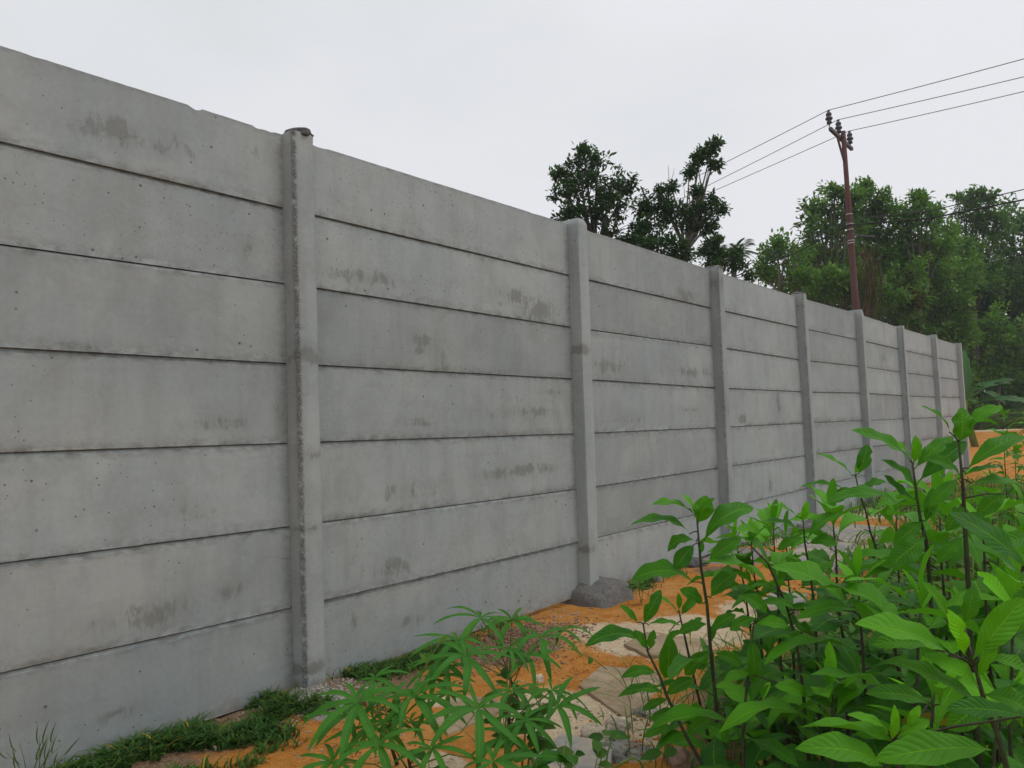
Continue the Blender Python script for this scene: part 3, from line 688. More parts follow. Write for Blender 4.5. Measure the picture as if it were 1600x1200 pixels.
shrub('low bright shrub at the bottom with a wide leaf reaching left', [(1395, 1158), (1402, 1190), (1410, 1240)], 1.08, [
    (1387, 1141, 1323, 1117, Y(age=.45, face=.7, w=.36)), (1392, 1158, 1397, 1100, Y(age=.7, face=1.3, w=.34)), (1400, 1152, 1452, 1128, Y(age=.45, face=.9, w=.42)), (1416, 1136, 1438, 1102, Y(age=.6, face=1, w=.4)), (1381, 1202, 1242, 1170, Y(arch=.24, age=.28, face=.8, w=.40)), (1453, 1101, 1352, 1084, Y(age=.1, arch=.18, face=.9, w=.36, bd=.12)), (1388, 1150, 1368, 1125, Y(age=.7, face=1, w=.3)),
    (1549, 1172, 1366, 1188, Y(age=.25, arch=.12, face=.8, w=.34, bd=-.1)), (1600, 1120, 1478, 1108, Y(age=.0, arch=.08, face=.6, w=.3, bd=-.12))], 10, 5, start=.2)
shrub('shaded shrub with one drooping leaf hanging over the orange soil', [(1178, 975), (1170, 1030), (1165, 1090), (1162, 1150)], 1.9, [
    (1105, 1130, 1140, 1156, Y(face=1.5, w=.7, d=0)), (1176, 1068, 1174, 998, Y(face=1.4, w=.40)), (1178, 1050, 1130, 1064, Y(age=.3, face=.8, w=.45)), (1180, 975, 1232, 978, Y(age=.35, face=.9, w=.5)), (1182, 965, 1140, 985, Y(face=1, w=.5)), (1268, 1088, 1210, 1072, Y(age=.35, face=.9, w=.5, bd=-.1)), (1200, 960, 1160, 930, Y(face=1, w=.5))], 11, 14, start=.2)
shrub('dark shrub behind the bottom right foliage, stem bent to the left', [(1170, 850), (1200, 880), (1230, 945), (1245, 1000), (1252, 1060)], 2.05, [
    (1245, 1000, 1182, 985, Y(face=.9, w=.42, age=.3)), (1244, 955, 1182, 945, Y(face=.7, w=.35, arch=.25)), (1340, 955, 1244, 968, Y(age=.25, face=.7, w=.32, arch=.2, bd=-.15))], 12, 16, start=.1)
# further shrubs of the thicket: (label, stem tip, second stem point, depth, leaves, leaf length)
MORE = [
    ('middle shrub with bright fresh tip behind the slim one', (1173, 838), (1180, 900), 2.8, 18, .15), ('shrub with light new leaves in front of the third wall bay', (1148, 835), (1160, 900), 3.0, 16, .14),
    ('shrub growing between the slim one and the grey footing', (1208, 815), (1212, 880), 2.6, 18, .15), ('leafy shrub below the fourth post, tips just under the last joint', (1228, 832), (1232, 900), 2.9, 18, .15),
    ('shrub in the thicket, its tip just below the small three leaved one', (1300, 800), (1306, 870), 2.5, 18, .16), 
    ('bushy shrub between the two tallest stems', (1468, 790), (1472, 860), 2.2, 20, .17),
    ('shrub with drooping dark leaves under the tallest one', (1535, 810), (1538, 880), 1.9, 18, .17), ('shrub at the right border below the pale pointing leaf', (1585, 930), (1582, 1000), 1.55, 14, .16),
    ('shrub in the middle of the thicket with glossy spread leaves', (1340, 905), (1344, 970), 1.9, 18, .16), 
    ('shadowed shrub behind the bright front one', (1440, 935), (1436, 1000), 1.7, 16, .17), 
    ('low shrub by the bottom edge with two lit leaves', (1300, 1080), (1300, 1130), 1.8, 12, .15), 
    
    ('shrub with small leaves by the lower right corner', (1560, 1120), (1555, 1180), 1.4, 8, .15), ('farther shrub showing between the two tallest stems', (1475, 740), (1477, 800), 3.4, 16, .15),
    ('low dark shrub beneath the bright front one', (1460, 1080), (1455, 1140), 1.45, 10, .15), 
    ('shrub in the back row before the sixth wall bay', (1400, 800), (1402, 850), 3.6, 14, .15), ('shrub under the pale leaf at the right border', (1560, 870), (1558, 940), 2.1, 18, .16),
    ('shrub touching the right border at mid height', (1604, 790), (1600, 850), 2.3, 18, .17), ('thin shrub low in the gap before the tan slab', (1190, 1080), (1192, 1140), 2.2, 12, .13),
    ('shrub deep in the thicket below the sixth post', (1500, 960), (1500, 1030), 2.0, 16, .16)]
for i, (lb, a, b, dp, n_, ll) in enumerate(MORE):
    shrub(lb, [a, b], dp, (), 40+i, int(n_*1.25), ll*1.08, top=4)
# far shrubs on the orange ground beyond
for i, (lb, px, py, dp, n_) in enumerate([('distant bushy plant on the orange soil right of the last post, tall one', 1566, 648, 5.6, 34), ('distant plant at the right border before the orange soil', 1606, 655, 5.0, 30), ('distant low plant with small leaves above the pale leaf', 1585, 700, 5.4, 24), ('distant plant low behind the tallest stem', 1548, 745, 5.2, 20)]):
    shrub(lb, [(px, py), (px+3, py+60)], dp, (), 90+i, n_, .12, top=4, group='farther plants on the orange soil')

# ------------------------------------------------------------------ cassava
def cassava(label, hubs, basepx, seed, depth):
    rr = random.Random(seed)
    base = ground(*basepx) if not hasattr(depth, '__len__') else None
    root = empty('cassava_plant', base, label, 'cassava', 'young cassava plants at the foot of the wall')
    m = MB(); Lv = Leaves()
    # main stem
    hp = [at(h[0], h[1], h[2]) for h in hubs]
    top = np.mean(hp, axis=0); top[2] = min(np.mean([h[2] for h in hp]), base[2]+.42)-.06
    top = base+(top-base)*np.array([.75, .75, 1])
    S = [base-np.array([0, 0, .02]), base*.6+top*.4+np.array([rr.uniform(-.02, .02), rr.uniform(-.02, .02), 0]), top]
    m.tube(S, [.008, .006, .004], 7)
    pet = MB()
    for hb, h in zip(hubs, hp):
        o = hb[4] if len(hb) > 4 else {}
        s0 = S[1]*(1-.0)+(S[2]-S[1])*rr.uniform(.1, 1)
        mid = (s0+h)/2+np.array([0, 0, .03])
        pet.tube([s0, mid, h], [.0028, .0022, .0018], 5)
        ln0 = hb[3]; nl = o.get('n', rr.choice([7, 8, 9]))
        nrm = unit(Z3*1.0+TC*o.get('face', .28)+np.array([rr.uniform(-.25, .25), rr.uniform(-.25, .25), 0])*.8)
        # outward direction of the centre lobe
        out = h-s0; out[2] = 0
        out = unit(out) if np.linalg.norm(out) > .02 else unit(np.array([rr.uniform(-1, 1), rr.uniform(-1, 1), 0]))
        if 'az' in o: out = unit(RT*math.cos(o['az'])+np.array([-RT[1], RT[0], 0])*math.sin(o['az']))
        a = unit(out-nrm*np.dot(out, nrm)); b = np.cross(nrm, a)
        for k in range(nl):
            q = (k-(nl-1)/2)/((nl-1)/2)*2.55+rr.uniform(-.08, .08)
            ln = ln0*(1-.42*(abs(q)/2.55)**1.6)*rr.uniform(.92, 1.06)
            d = a*math.cos(q)+b*math.sin(q)
            e = h+ln*unit(d-nrm*(rr.uniform(-.08, .30)))
            Lv.leaf(h, e, ln*rr.uniform(.135, .17), nrm, rr.uniform(.04, .2), .45, .05, o.get('age', .1)+rr.uniform(0, .1), 'lan', 4, 10, rr.uniform(0, 6), rr.uniform(-.12, .12), 2, rr.uniform(.0, .35))
    m.build('stem', M['stem'], root); pet.build('petioles', M['stem_light'], root); Lv.build('foliage', M['cassava'], root)
    return root
cassava('cassava seedling with the highest fingered leaves, nearest the wall', [(690, 1035, 2.55, .16), (825, 1025, 2.6, .14, Y(n=7)), (751, 966, 2.75, .19), (712, 1000, 2.6, .19), (845, 996, 2.7, .19), (800, 968, 2.85, .16), (727, 1025, 2.45, .21), (796, 1014, 2.6, .12), (880, 985, 2.75, .12, Y(n=7))], (812, 1095), 3, 0)
cassava('cassava seedling spreading low on the left beside the first post', [(585, 1060, 2.4, .15), (640, 1130, 2.3, .14, Y(age=.35)), (575, 1135, 2.2, .16), (617, 1083, 2.3, .17), (559, 1097, 2.2, .20), (648, 1090, 2.25, .19), (600, 1130, 2.3, .13, Y(age=.4)), (540, 1120, 2.3, .15), (680, 1060, 2.5, .14)], (622, 1190), 4, 0)
cassava('cassava seedling in the middle with one broad drooping lobe', [(820, 1125, 2.2, .14), (747, 1107, 2.15, .20), (700, 1085, 2.3, .16), (862, 1079, 2.3, .13, Y(n=7)), (871, 1104, 2.25, .16, Y(n=7)), (800, 1080, 2.4, .15), (790, 1150, 2.2, .15)], (790, 1240), 5, 0)
cassava('cassava seedling cut by the bottom edge', [(592, 1165, 2.0, .18), (675, 1170, 2.05, .15), (520, 1190, 2.1, .14), (770, 1190, 2.0, .16)], (640, 1270), 6, 0)
# weeds and vine between the cassava
def weed(label, px, py, dp, n_, ln, seed, kind='heart', mat='weed', h=.2, name='weed_plant', group='small weeds among the cassava', wd=.6, face=.5, age=.2):
    rr = random.Random(seed); top = at(px, py, dp); bs = np.array([top[0], top[1], gz(top[0], top[1])])
    root = empty(name, bs, label, 'weed', group); m = MB(); Lv = Leaves()
    for i in range(max(3, n_//4)):
        a = rr.uniform(0, 6.28); r_ = rr.uniform(.2, 1)*h*.6
        tip = top+np.array([math.cos(a)*r_, math.sin(a)*r_, rr.uniform(-.6, .1)*h])
        tip[2] = max(tip[2], bs[2]+.03)
        mid = (bs+tip)/2+np.array([0, 0, .03]); P = [bs, mid, tip]; m.tube(P, [.0025, .002, .0012], 5)
        for k in range(4):
            f = rr.uniform(.35, 1); b = (mid*(1-(f-.35)/.65)+tip*((f-.35)/.65)); q = rr.uniform(0, 6.28)
            u = np.array([math.cos(q), math.sin(q), rr.uniform(-.3, .5)]); l_ = ln*rr.uniform(.7, 1.2); b2 = b+unit(u)*.012
            m.tube([b, b2], .001, 4)
            Lv.leaf(b2, b2+unit(u)*l_, l_*wd, Z3+TC*face+np.array([rr.uniform(-.4, .4), rr.uniform(-.4, .4), 0]), .1, .25, .05, rr.uniform(0, age*2), kind, 4, 7, rr.uniform(0, 6), 0, 2, .2)
    m.build('stem', M['stem_light'], root); Lv.build('foliage', M[mat], root); return root
weed('heart leaved weed low between the cassava stems', 800, 1060, 2.35, 26, .07, 1)
weed('dark broad leaved weed under the middle cassava', 830, 1165, 2.05, 26, .10, 2, mat='leaf', wd=.55, age=.02)
weed('light green weed at the bottom beside the broken rock', 860, 1195, 1.95, 22, .10, 3, kind='ell', mat='cassava')
weed('small heart leaved weed touching the middle of the cassava patch', 780, 1000, 2.6, 18, .06, 4)
weed('round leaved weed beside the rock at the bottom', 910, 1165, 2.3, 20, .06, 5)
weed('little weed with thin leaves at the bottom centre', 700, 1185, 2.1, 20, .07, 6)
weed('weed with small leaves low under the slim shrub', 1120, 1020, 2.4, 22, .05, 7, age=.4)
weed('weed clump between orange soil and thicket', 1200, 1130, 2.2, 26, .05, 8, age=.3)
weed('weed clump in the shade of the thicket', 1350, 1150, 2.0, 28, .05, 9, age=.5)
weed('small yellowish weed below the tallest shrub', 1500, 830, 2.9, 30, .06, 10, age=.5, h=.25)
weed('fine leaved weed right of the tallest stem', 1560, 800, 3.0, 34, .06, 11, age=.45, h=.3)
weed('small weed at the foot of the wall before the third bay', 1000, 905, 5.2, 18, .06, 12, h=.08, mat='weed')
vp = empty('climbing_vine', at(620, 1060, 2.3), 'thin yellow green vine tendril rising beside the cassava', 'vine')
for dp_, r_, L_ in [(2.3, .002, [(655, 1060), (668, 1035), (688, 1003), (693, 992)]), (2.3, .0015, [(835, 985), (860, 1008), (893, 1014), (925, 1028), (948, 1046)]), (2.25, .0015, [(655, 1155), (690, 1158), (720, 1145), (745, 1110)]), (2.1, .0035, [(960, 1200), (975, 1190), (990, 1183), (1000, 1190), (1006, 1202)])]:
    MB().tube([at(a, b, dp_) for a, b in L_], r_, 5).build('stem', M['stem_light'], vp)
Lv = Leaves()
for a, b, c, d in [(668, 1035, 655, 1020), (688, 1003, 700, 995), (893, 1014, 903, 1012), (925, 1028, 920, 1038), (860, 1008, 850, 1000)]:
    Lv.leaf(at(a, b, 2.3), at(c, d, 2.3), .02, TC+Z3, .1, .2, .05, .6, 'heart', 2, 5)
for a, b, c, d in [(1000, 1187, 1035, 1175), (1035, 1180, 1058, 1172)]:
    Lv.leaf(at(a, b, 2.1), at(c, d, 2.1), .035, TC+Z3, .15, .2, .05, .1, 'ell', 4, 8)
Lv.build('foliage', M['weed'], vp)

# ------------------------------------------------------------------ grass, ground litter
def grass(name, label, n, region, hmin, hmax, wd, seed, nv=3, mat='grass', agep=.12, clump=False):
    rr = random.Random(seed); Lv = Leaves()
    for i in range(n):
        p = region(rr)
        if p is None: continue
        x, y, k = p; z = gz(x, y)
        a = rr.uniform(0, 6.28); h = rr.uniform(hmin, hmax)*k; lean_ = rr.uniform(.2, 1.7)
        e = np.array([x+math.cos(a)*h*lean_, y+math.sin(a)*h*lean_, z+h]); u = np.array([-math.sin(a), math.cos(a), 0])
        if e[0] < .012: e[0] = .012+rr.uniform(0, .03)
        Lv.leaf((x, y, z-.01), e, wd*rr.uniform(.7, 1.4), Z3*.7+np.array([-math.cos(a), -math.sin(a), 0]), rr.uniform(.1, .3), .3, .0, 2. if rr.random() < agep*.12 else rr.uniform(0, agep*3), 'lan', 2, nv, 0, 0, 2, .3)
    o = Lv.build(name, M[mat]); tag(o, label, 'grass', kind='stuff'); return o
def reg_left(rr):
    if rr.random() < .82:
        y = rr.uniform(.95, 2.2); x = .015+abs(rr.gauss(0, 1))*.26
        edge = mn.noise((x*5, y*5, 2))
        if x > .52+.25*edge or edge+.5*mn.noise((x*17, y*17, 5)) < -.08+.6*max(0, x-.2): return None
        if y > 1.95 and x < .25: return None
        return x, y, (.7+.5*edge)*(1.15 if x < .3 else .9)
    y = rr.uniform(2.35, 3.1); x = .02+abs(rr.gauss(0, .09)); return x, y, .8
grass('grass', 'low dark green grass along the foot of the wall at lower left', 9500, reg_left, .02, .085, .0075, 1)
def reg_mid(rr):
    c = rr.choice([(.30, 3.3), (.25, 5.1), (.1, 5.25), (.08, 5.6), (.5, 7.2), (.08, 2.75), (.1, 8), (.2, 10.5), (.1, 12.3)])
    return max(.02, c[0]*.3+abs(rr.gauss(0, .07))), c[1]+rr.gauss(0, .22), .9
grass('grass_tufts', 'small tufts of grass against the foot of the wall further along', 1100, reg_mid, .03, .08, .008, 2)
def reg_thick(rr):
    p = rr.choice([(1290, 1120), (1400, 1150), (1220, 1160), (1500, 1000), (1480, 880), (1560, 900), (1350, 1050)]); g_ = ground(*p)
    x, y = g_[0]+rr.gauss(0, .35), g_[1]+rr.gauss(0, .35)
    if y < 1.2 or x < .3: return None
    return x, y, 1
grass('undergrowth', 'thin pale grass and undergrowth between the shrub stems', 2600, reg_thick, .06, .22, .006, 3, nv=5, agep=.3)
def reg_t2(rr):
    p = rr.choice([(1390, 1120), (1330, 1150), (1420, 1000), (1380, 960), (1430, 1160), (1370, 1060), (1460, 980), (1420, 900), (1480, 900), (1550, 880), (1390, 1080), (1500, 1080)]); g_ = ground(*p)
    x, y = g_[0]+rr.gauss(0, .22), g_[1]+rr.gauss(0, .3)
    return (x, y, 1) if y > 1.2 and x > .3 else None
grass('low_weeds', 'low broad weeds covering the soil under the shrub thicket', 1900, reg_t2, .05, .26, .034, 8, nv=5, mat='weed', agep=.2)
def reg_l2(rr):
    p = reg_left(rr); return None if p is None else (p[0], p[1], p[2])
grass('small_weeds', 'small broad weeds mixed in the grass at the foot of the wall', 2600, reg_l2, .02, .06, .016, 9, nv=3, mat='weed', agep=.15)
def reg_right(rr):
    p = ground(*rr.choice([(1470, 800), (1530, 800), (1590, 780), (1500, 860), (1570, 850), (1430, 790), (1600, 820), (1545, 770)])); t = rr.gauss(0, 1)
    return p[0]+rr.gauss(0, .5), p[1]+t*.8, 1
grass('ground_weeds', 'low green weeds covering the soil behind the tallest shrubs', 5200, reg_right, .05, .25, .016, 6, nv=4, mat='weed', agep=.35)
def reg_far(rr):
    p = ground(rr.uniform(1495, 1640), rr.choice([672, 669, 674])); t = rr.uniform(-1, 6)
    return p[0]-t*.55+rr.gauss(0, .4), p[1]+t+rr.gauss(0, .4), 1
grass('tall_grass', 'tall green grass and weeds beyond the orange soil', 9000, reg_far, .25, .9, .035, 4, nv=3, agep=.2)
# wispy grass stalks in front of the lowest panel at lower left
for i, (px, tips, lb) in enumerate([(45, [(30, 1160), (75, 1148), (95, 1165), (10, 1175)], 'wispy grass stalk at the lower left corner'), (62, [(62, 1150), (86, 1145), (110, 1170), (130, 1185)], 'wispy seeding grass stalk beside the lower left one')]):
    g0 = at(px, 1225, 2.75); root = empty('grass_stalk', (g0[0], g0[1], gz(g0[0], g0[1])), lb, 'grass stalk', 'grass stalks at lower left')
    m = MB(); Lv = Leaves(); b = np.array(root.location)
    for (a, c) in tips:
        e = at(a, c, 2.6+.1*i); m.tube([b, (b+e)/2+np.array([0, 0, .02]), e], [.0018, .0014, .0008], 4)
        for k in range(2):
            f = .5+.3*k; q = b*(1-f)+e*f; Lv.leaf(q, q+(e-b)*.4+np.array([rnd.uniform(-.03, .03), rnd.uniform(-.03, .03), .01]), .006, TC, .15, .2, 0, .3, 'lan', 2, 4)
    m.build('stem', M['stem_light'], root); Lv.build('foliage', M['grass'], root)

def ico(sub):
    import bmesh
    bm = bmesh.new(); bmesh.ops.create_icosphere(bm, subdivisions=sub, radius=1); V = np.array([v.co[:] for v in bm.verts]); F = np.array([[l.index for l in f.verts] for f in bm.faces]); bm.free(); return V, F
def scatter(name, label, cat, spots, mat, seed):
    """many tiny stones as one object; spots: (x, y, rx, ry, n, smin, smax, flatness)"""
    rr = np.random.RandomState(seed); V0, F0 = ico(1); Vs = []; Fs = []; n = 0
    for (x, y, rx, ry, cnt, s0, s1) in spots:
        for _ in range(cnt):
            a, b = x+rr.normal()*rx*.5, y+rr.normal()*ry*.5
            if a < .02: a = .02+abs(rr.normal())*.02
            s = s0+(s1-s0)*rr.rand()**3
            V = V0*(1+rr.uniform(-.25, .25, (len(V0), 1)))*np.array([rr.uniform(.7, 1.3), rr.uniform(.7, 1.3), rr.uniform(.4, .8)])*s
            q = rr.uniform(0, 6.28); c_, s_ = math.cos(q), math.sin(q); V = V@np.array([[c_, s_, 0], [-s_, c_, 0], [0, 0, 1]])
            Vs.append(V+np.array([a, b, gz(a, b)+s*.3])); Fs.append(F0+n); n += len(V0)
    o = mesh(name, np.concatenate(Vs), np.concatenate(Fs), mat, smooth=False); tag(o, label, cat, kind='stuff'); return o
def G(px, py): return tuple(ground(px, py)[:2])
M['peb_light'] = m_rough('pale_pebbles', (.20, .18, .155), (.48, .44, .38), 9, .6)
M['peb_red'] = m_rough('reddish_gravel', (.16, .085, .055), (.36, .24, .17), 16, .8, (.22, .13, .09))
M['peb_or'] = m_rough('orange_clods', (.40, .14, .03), (.56, .24, .06), 20, .8)
scatter('pebbles', 'pale pebbles and cement crumbs round the first post and on the sand', 'pebbles', [(*G(520, 1085), .22, .22, 320, .003, .010), (*G(470, 1100), .2, .2, 300, .003, .010), (.14, 2.32, .1, .15, 120, .003, .010), (*G(960, 1000), .5, .5, 350, .002, .008), (*G(900, 1110), .5, .4, 400, .002, .009), (*G(560, 1180), .5, .3, 200, .002, .008), (.2, 4.05, .2, .2, 80, .003, .010), (*G(1290, 850), 1, 1, 300, .004, .02), (*G(1560, 690), 5, 4, 200, .02, .06)], M['peb_light'], 1)
scatter('gravel', 'reddish brown gravel heap behind the cassava', 'gravel', [(*G(800, 1010), .28, .38, 2200, .003, .012), (*G(860, 985), .2, .35, 900, .003, .012), (*G(760, 1030), .2, .3, 500, .003, .010)], M['peb_red'], 2)
scatter('clods', 'small orange soil clods over the orange earth', 'soil clods', [(*G(1000, 930), .6, .6, 700, .002, .010), (*G(880, 1040), .4, .3, 500, .002, .008), (*G(1040, 1150), .4, .4, 600, .002, .010), (*G(560, 1180), .4, .3, 500, .002, .008), (*G(1220, 880), 1, 1, 600, .003, .014), (*G(1130, 880), .6, .8, 300, .003, .012), (*G(1560, 700), 5, 5, 700, .02, .07)], M['peb_or'], 3)
# dead leaves / twigs litter
Lv = Leaves(); rr = random.Random(5)
for c in [(1150, 1120), (1200, 1000), (1120, 940), (400, 1150), (780, 1100), (1280, 870), (1000, 980), (1010, 1150), (1050, 1180), (960, 1100), (500, 1150), (350, 1120), (880, 990), (1080, 900), (1030, 1130), (620, 1180)]:
    x, y = G(*c)
    for k in range(24):
        a, b = x+rr.gauss(0, .14), y+rr.gauss(0, .14); a = max(a, .05); q = rr.uniform(0, 6.28); l_ = rr.uniform(.015, .05); z = gz(a, b)+.006
        Lv.leaf((a, b, z), (a+math.cos(q)*l_, b+math.sin(q)*l_, z+rr.uniform(0, .01)), l_*rr.uniform(.1, .4), Z3, .15, .3, .1, 0, 'ell', 2, 3)
tag(Lv.build('dry_litter', M['dry']), 'brown dry twigs and leaf litter on the soil', 'litter', kind='stuff')

# slabs and rocks
def slab(label, pts, th, mat, lift=.0, tilt=(0, 0), chip=.01, seed=0):
    """pts: picture corners on the soil, traced round"""
    W = [ground(*p) for p in pts]; c = np.mean(W, axis=0); rr = random.Random(seed)
    out = []
    for i in range(len(W)):
        a, b = W[i], W[(i+1) % len(W)]; n_ = max(2, int(np.linalg.norm(b-a)/.04))
        for k in range(n_):
            p = a+(b-a)*k/n_; q = p+np.array([rr.uniform(-1, 1), rr.uniform(-1, 1), 0])*chip*(.35 if k else .1); out.append(q)
    n_ = len(out); z0 = max(gz(c[0], c[1]), -.05)+lift
    def zz(p, h): return z0+h+(p[0]-c[0])*tilt[0]+(p[1]-c[1])*tilt[1]
    ins = [c+(p-c)*.985 for p in out]
    V = [(p[0], p[1], zz(p, -.03)) for p in out]+[(p[0], p[1], zz(p, th-.006)) for p in out]+[(p[0], p[1], zz(p, th)) for p in ins]+[(c[0], c[1], zz(c, th))]
    F = [(i, (i+1) % n_, n_+(i+1) % n_, n_+i) for i in range(n_)]+[(n_+i, n_+(i+1) % n_, 2*n_+(i+1) % n_, 2*n_+i) for i in range(n_)]+[(2*n_+i, 2*n_+(i+1) % n_, 3*n_) for i in range(n_)]
    o = mesh('concrete_slab', V, F, mat, loc=(c[0], c[1], z0), smooth=False); return tag(o, label, 'slab', 'broken concrete slabs on the soil')
slab('large flat tan slab lying on sand right of the cassava', [(904, 1074), (940, 1042), (1030, 1052), (1035, 1075), (977, 1126)], .012, M['slab'], -.002, (0, .0), .006, 1)
slab('tan slab half buried under the middle cassava', [(660, 1110), (705, 1082), (770, 1092), (800, 1105), (700, 1150)], .010, M['slab'], -.003, seed=2)
slab('tan slab just beyond the large flat one', [(975, 1010), (1010, 985), (1110, 1000), (1090, 1030), (1010, 1028)], .010, M['slab'], -.002, seed=3)
slab('pale grey slab piece behind the slim shrub stem', [(1180, 955), (1210, 930), (1262, 940), (1250, 965), (1205, 972)], .03, M['slab_grey'], .02, seed=4)
slab('flat grey slab further back between the shrubs', [(1225, 880), (1262, 850), (1340, 862), (1350, 885), (1280, 902)], .03, M['slab_grey'], .02, seed=5)
slab('farthest pale slab near the fifth post foot', [(1290, 840), (1330, 820), (1390, 830), (1380, 850), (1320, 855)], .04, M['slab_grey'], .02, seed=6)
slab('dark grey slab corner cut by the bottom edge', [(830, 1200), (880, 1165), (960, 1178), (955, 1215), (870, 1235)], .035, M['slab_grey'], .01, seed=7)
def rock(label, px, py, rad, seed, mat='rock', amp=.45, grp='loose rocks and rubble'):
    p = ground(px, py); c = (p[0], p[1], p[2]+rad[2]*.3); V_, F_ = blob_mesh(c, rad, seed, 4, amp, 2.6)
    o = mesh('rock', V_, F_, M[mat], loc=p); tag(o, label, 'rock', grp); return o
rock('dusty jagged rock at the near corner of the tan slab', 962, 1138, (.055, .05, .035), 1.3)
rock('grey jagged rock with sand on it, below the tan slab', 930, 1160, (.085, .07, .05), 2.6)
rock('grey rock at the bottom beside the dark slab', 955, 1182, (.06, .06, .035), 8.1)
rock('small pale grey stone right of the red gravel', 842, 1062, (.028, .024, .02), 3.2)
rock('pale sand covered stone right of the tan slab', 1020, 1118, (.09, .05, .02), 4.9)
rock('reddish rock at the bottom under the leaning shrub', 1062, 1192, (.06, .05, .04), 5.5, 'redrock')
rock('white pebble on orange soil at the foot of the third bay', 1028, 908, (.04, .035, .035), 6.1, 'peb_light', .2)
rock('black stone lump at the foot of the wall by the third post', 1083, 884, (.12, .10, .05), 7.7, 'mortar')
rock('grey rubble lump beside the fourth post foot', 1262, 832, (.16, .14, .07), 9.2, 'mound')

# ------------------------------------------------------------------ trees
def leafcloud(P, D, size, seed, age, ratio=.45, lat=.5):
    """P positions, D growth directions -> bent kite leaves"""
    rr = np.random.RandomState(seed); n = len(P)
    D = D/np.linalg.norm(D, axis=1, keepdims=True)
    Nn = rr.normal(size=(n, 3))*lat+np.array([0, 0, 1.]); Nn -= D*(Nn*D).sum(1, keepdims=True); Nn /= np.linalg.norm(Nn, axis=1, keepdims=True)+1e-9
    B = np.cross(D, Nn); s = size*rr.uniform(.65, 1.25, (n, 1)); w_ = s*ratio*.5
    v = np.stack([P, P+D*s*.45+B*w_+Nn*w_*.4, P+D*s-Nn*s*.12, P+D*s*.45-B*w_+Nn*w_*.4], 1).reshape(-1, 3)
    f = np.arange(4*n).reshape(n, 4)
    a = np.repeat(np.clip(age, 0, 1), 4); A = np.stack([np.tile([0, .5, 1, .5], n), np.tile([0, 1, 0, -1], n), a], -1)
    return v, f, A
def tree(label, base, blobs, seed, mat='tree_mid', lsize=.12, dens=1., bark='bark', rad=.12, name='tree', cat='tree', group='trees beyond the wall', bare=(), forks=None, ratio=.45, ros=10, twigs=True, depthspread=.7, young=.25, droop=0.):
    """blobs: (px, py, radius px, depth[, vertical squash]) clumps of the crown; limbs run from the trunk to each clump"""
    rr = np.random.RandomState(seed)
    base = np.array(base, float); base[2] = gz(base[0], base[1])
    root = empty(name, base, label, cat, group)
    C_ = [(at(b[0], b[1], b[3]), b[2]/FPX*b[3], b[4] if len(b) > 4 else .85, b[5] if len(b) > 5 else 1.) for b in blobs]
    zmin = min(c[0][2]-c[1] for c in C_); cen = np.mean([c[0] for c in C_], axis=0)
    fork = base+(cen-base)*np.array([.6, .6, 0]); fork[2] = max(base[2]+.5, min(zmin, cen[2]-.3)) if forks is None else forks
    m = MB()
    mid = (base+fork)/2+np.array([rr.uniform(-.1, .1), rr.uniform(-.1, .1), 0])
    m.tube([base-np.array([0, 0, .1]), mid, fork], [rad, rad*.8, rad*.65], 8)
    PP = []; DD = []; AA = []
    for c, r_, sq, dn in C_:
        t1 = fork+(c-fork)*.5+rr.normal(size=3)*r_*.15; 
        m.tube([fork, t1, c], [rad*.45, rad*.28, rad*.12], 6)
        area = r_*r_
        r_ = r_*1.12; nclump = int(max(22, 52*dens*dn*(r_/(lsize*4.5))**2))
        nsub = int(max(5, min(16, 9*r_/(lsize*4.5)))); subs = []
        for k in range(nsub):
            d = rr.normal(size=3); d /= np.linalg.norm(d); rag = 1+.3*mn.noise(Vector((float(d[0]*2+c[0]), float(d[1]*2+c[1]), float(d[2]*2+seed))))
            sc3 = c+d*r_*rag*rr.uniform(.35, .88)*np.array([1, 1, sq]); subs.append((sc3, d, r_*rr.uniform(.26, .46), rr.uniform(0, 1)))
            if twigs: m.tube([t1*.15+c*.85, (c+sc3)/2+rr.normal(size=3)*.04*r_, sc3], [rad*.08+.004, rad*.05+.003, .004], 4, False)
        for k in range(nclump):
            sc3, d0, sr, tone = subs[k % nsub]
            d = rr.normal(size=3); d /= np.linalg.norm(d); p = sc3+d*sr*rr.rand()**.45*np.array([1, 1, .75])
            q = rr.normal(size=(ros, 3))*.7+d*.6+d0*.3+np.array([0, 0, .15-droop])
            PP.append(p+rr.normal(size=(ros, 3))*lsize*.5); DD.append(q)
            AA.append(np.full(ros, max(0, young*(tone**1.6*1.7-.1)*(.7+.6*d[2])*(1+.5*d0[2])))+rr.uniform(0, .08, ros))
    for b in bare:   # bare limbs traced as picture points: ([(px,py)...], depth, radius)
        m.tube([at(x, y, b[1]) for x, y in b[0]], [b[2]*(1-.6*i/(len(b[0])-1)) for i in range(len(b[0]))], 6)
    m.build('trunk', M[bark], root)
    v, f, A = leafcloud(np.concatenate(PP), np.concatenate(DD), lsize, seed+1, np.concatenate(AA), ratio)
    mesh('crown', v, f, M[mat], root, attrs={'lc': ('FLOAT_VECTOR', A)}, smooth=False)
    return root
def gp(px, dp):   # a foot on the soil below a picture column at a given distance
    v = at(px, 650, dp); return (v[0], v[1], 0)
NG = 'dark trees close behind the wall'
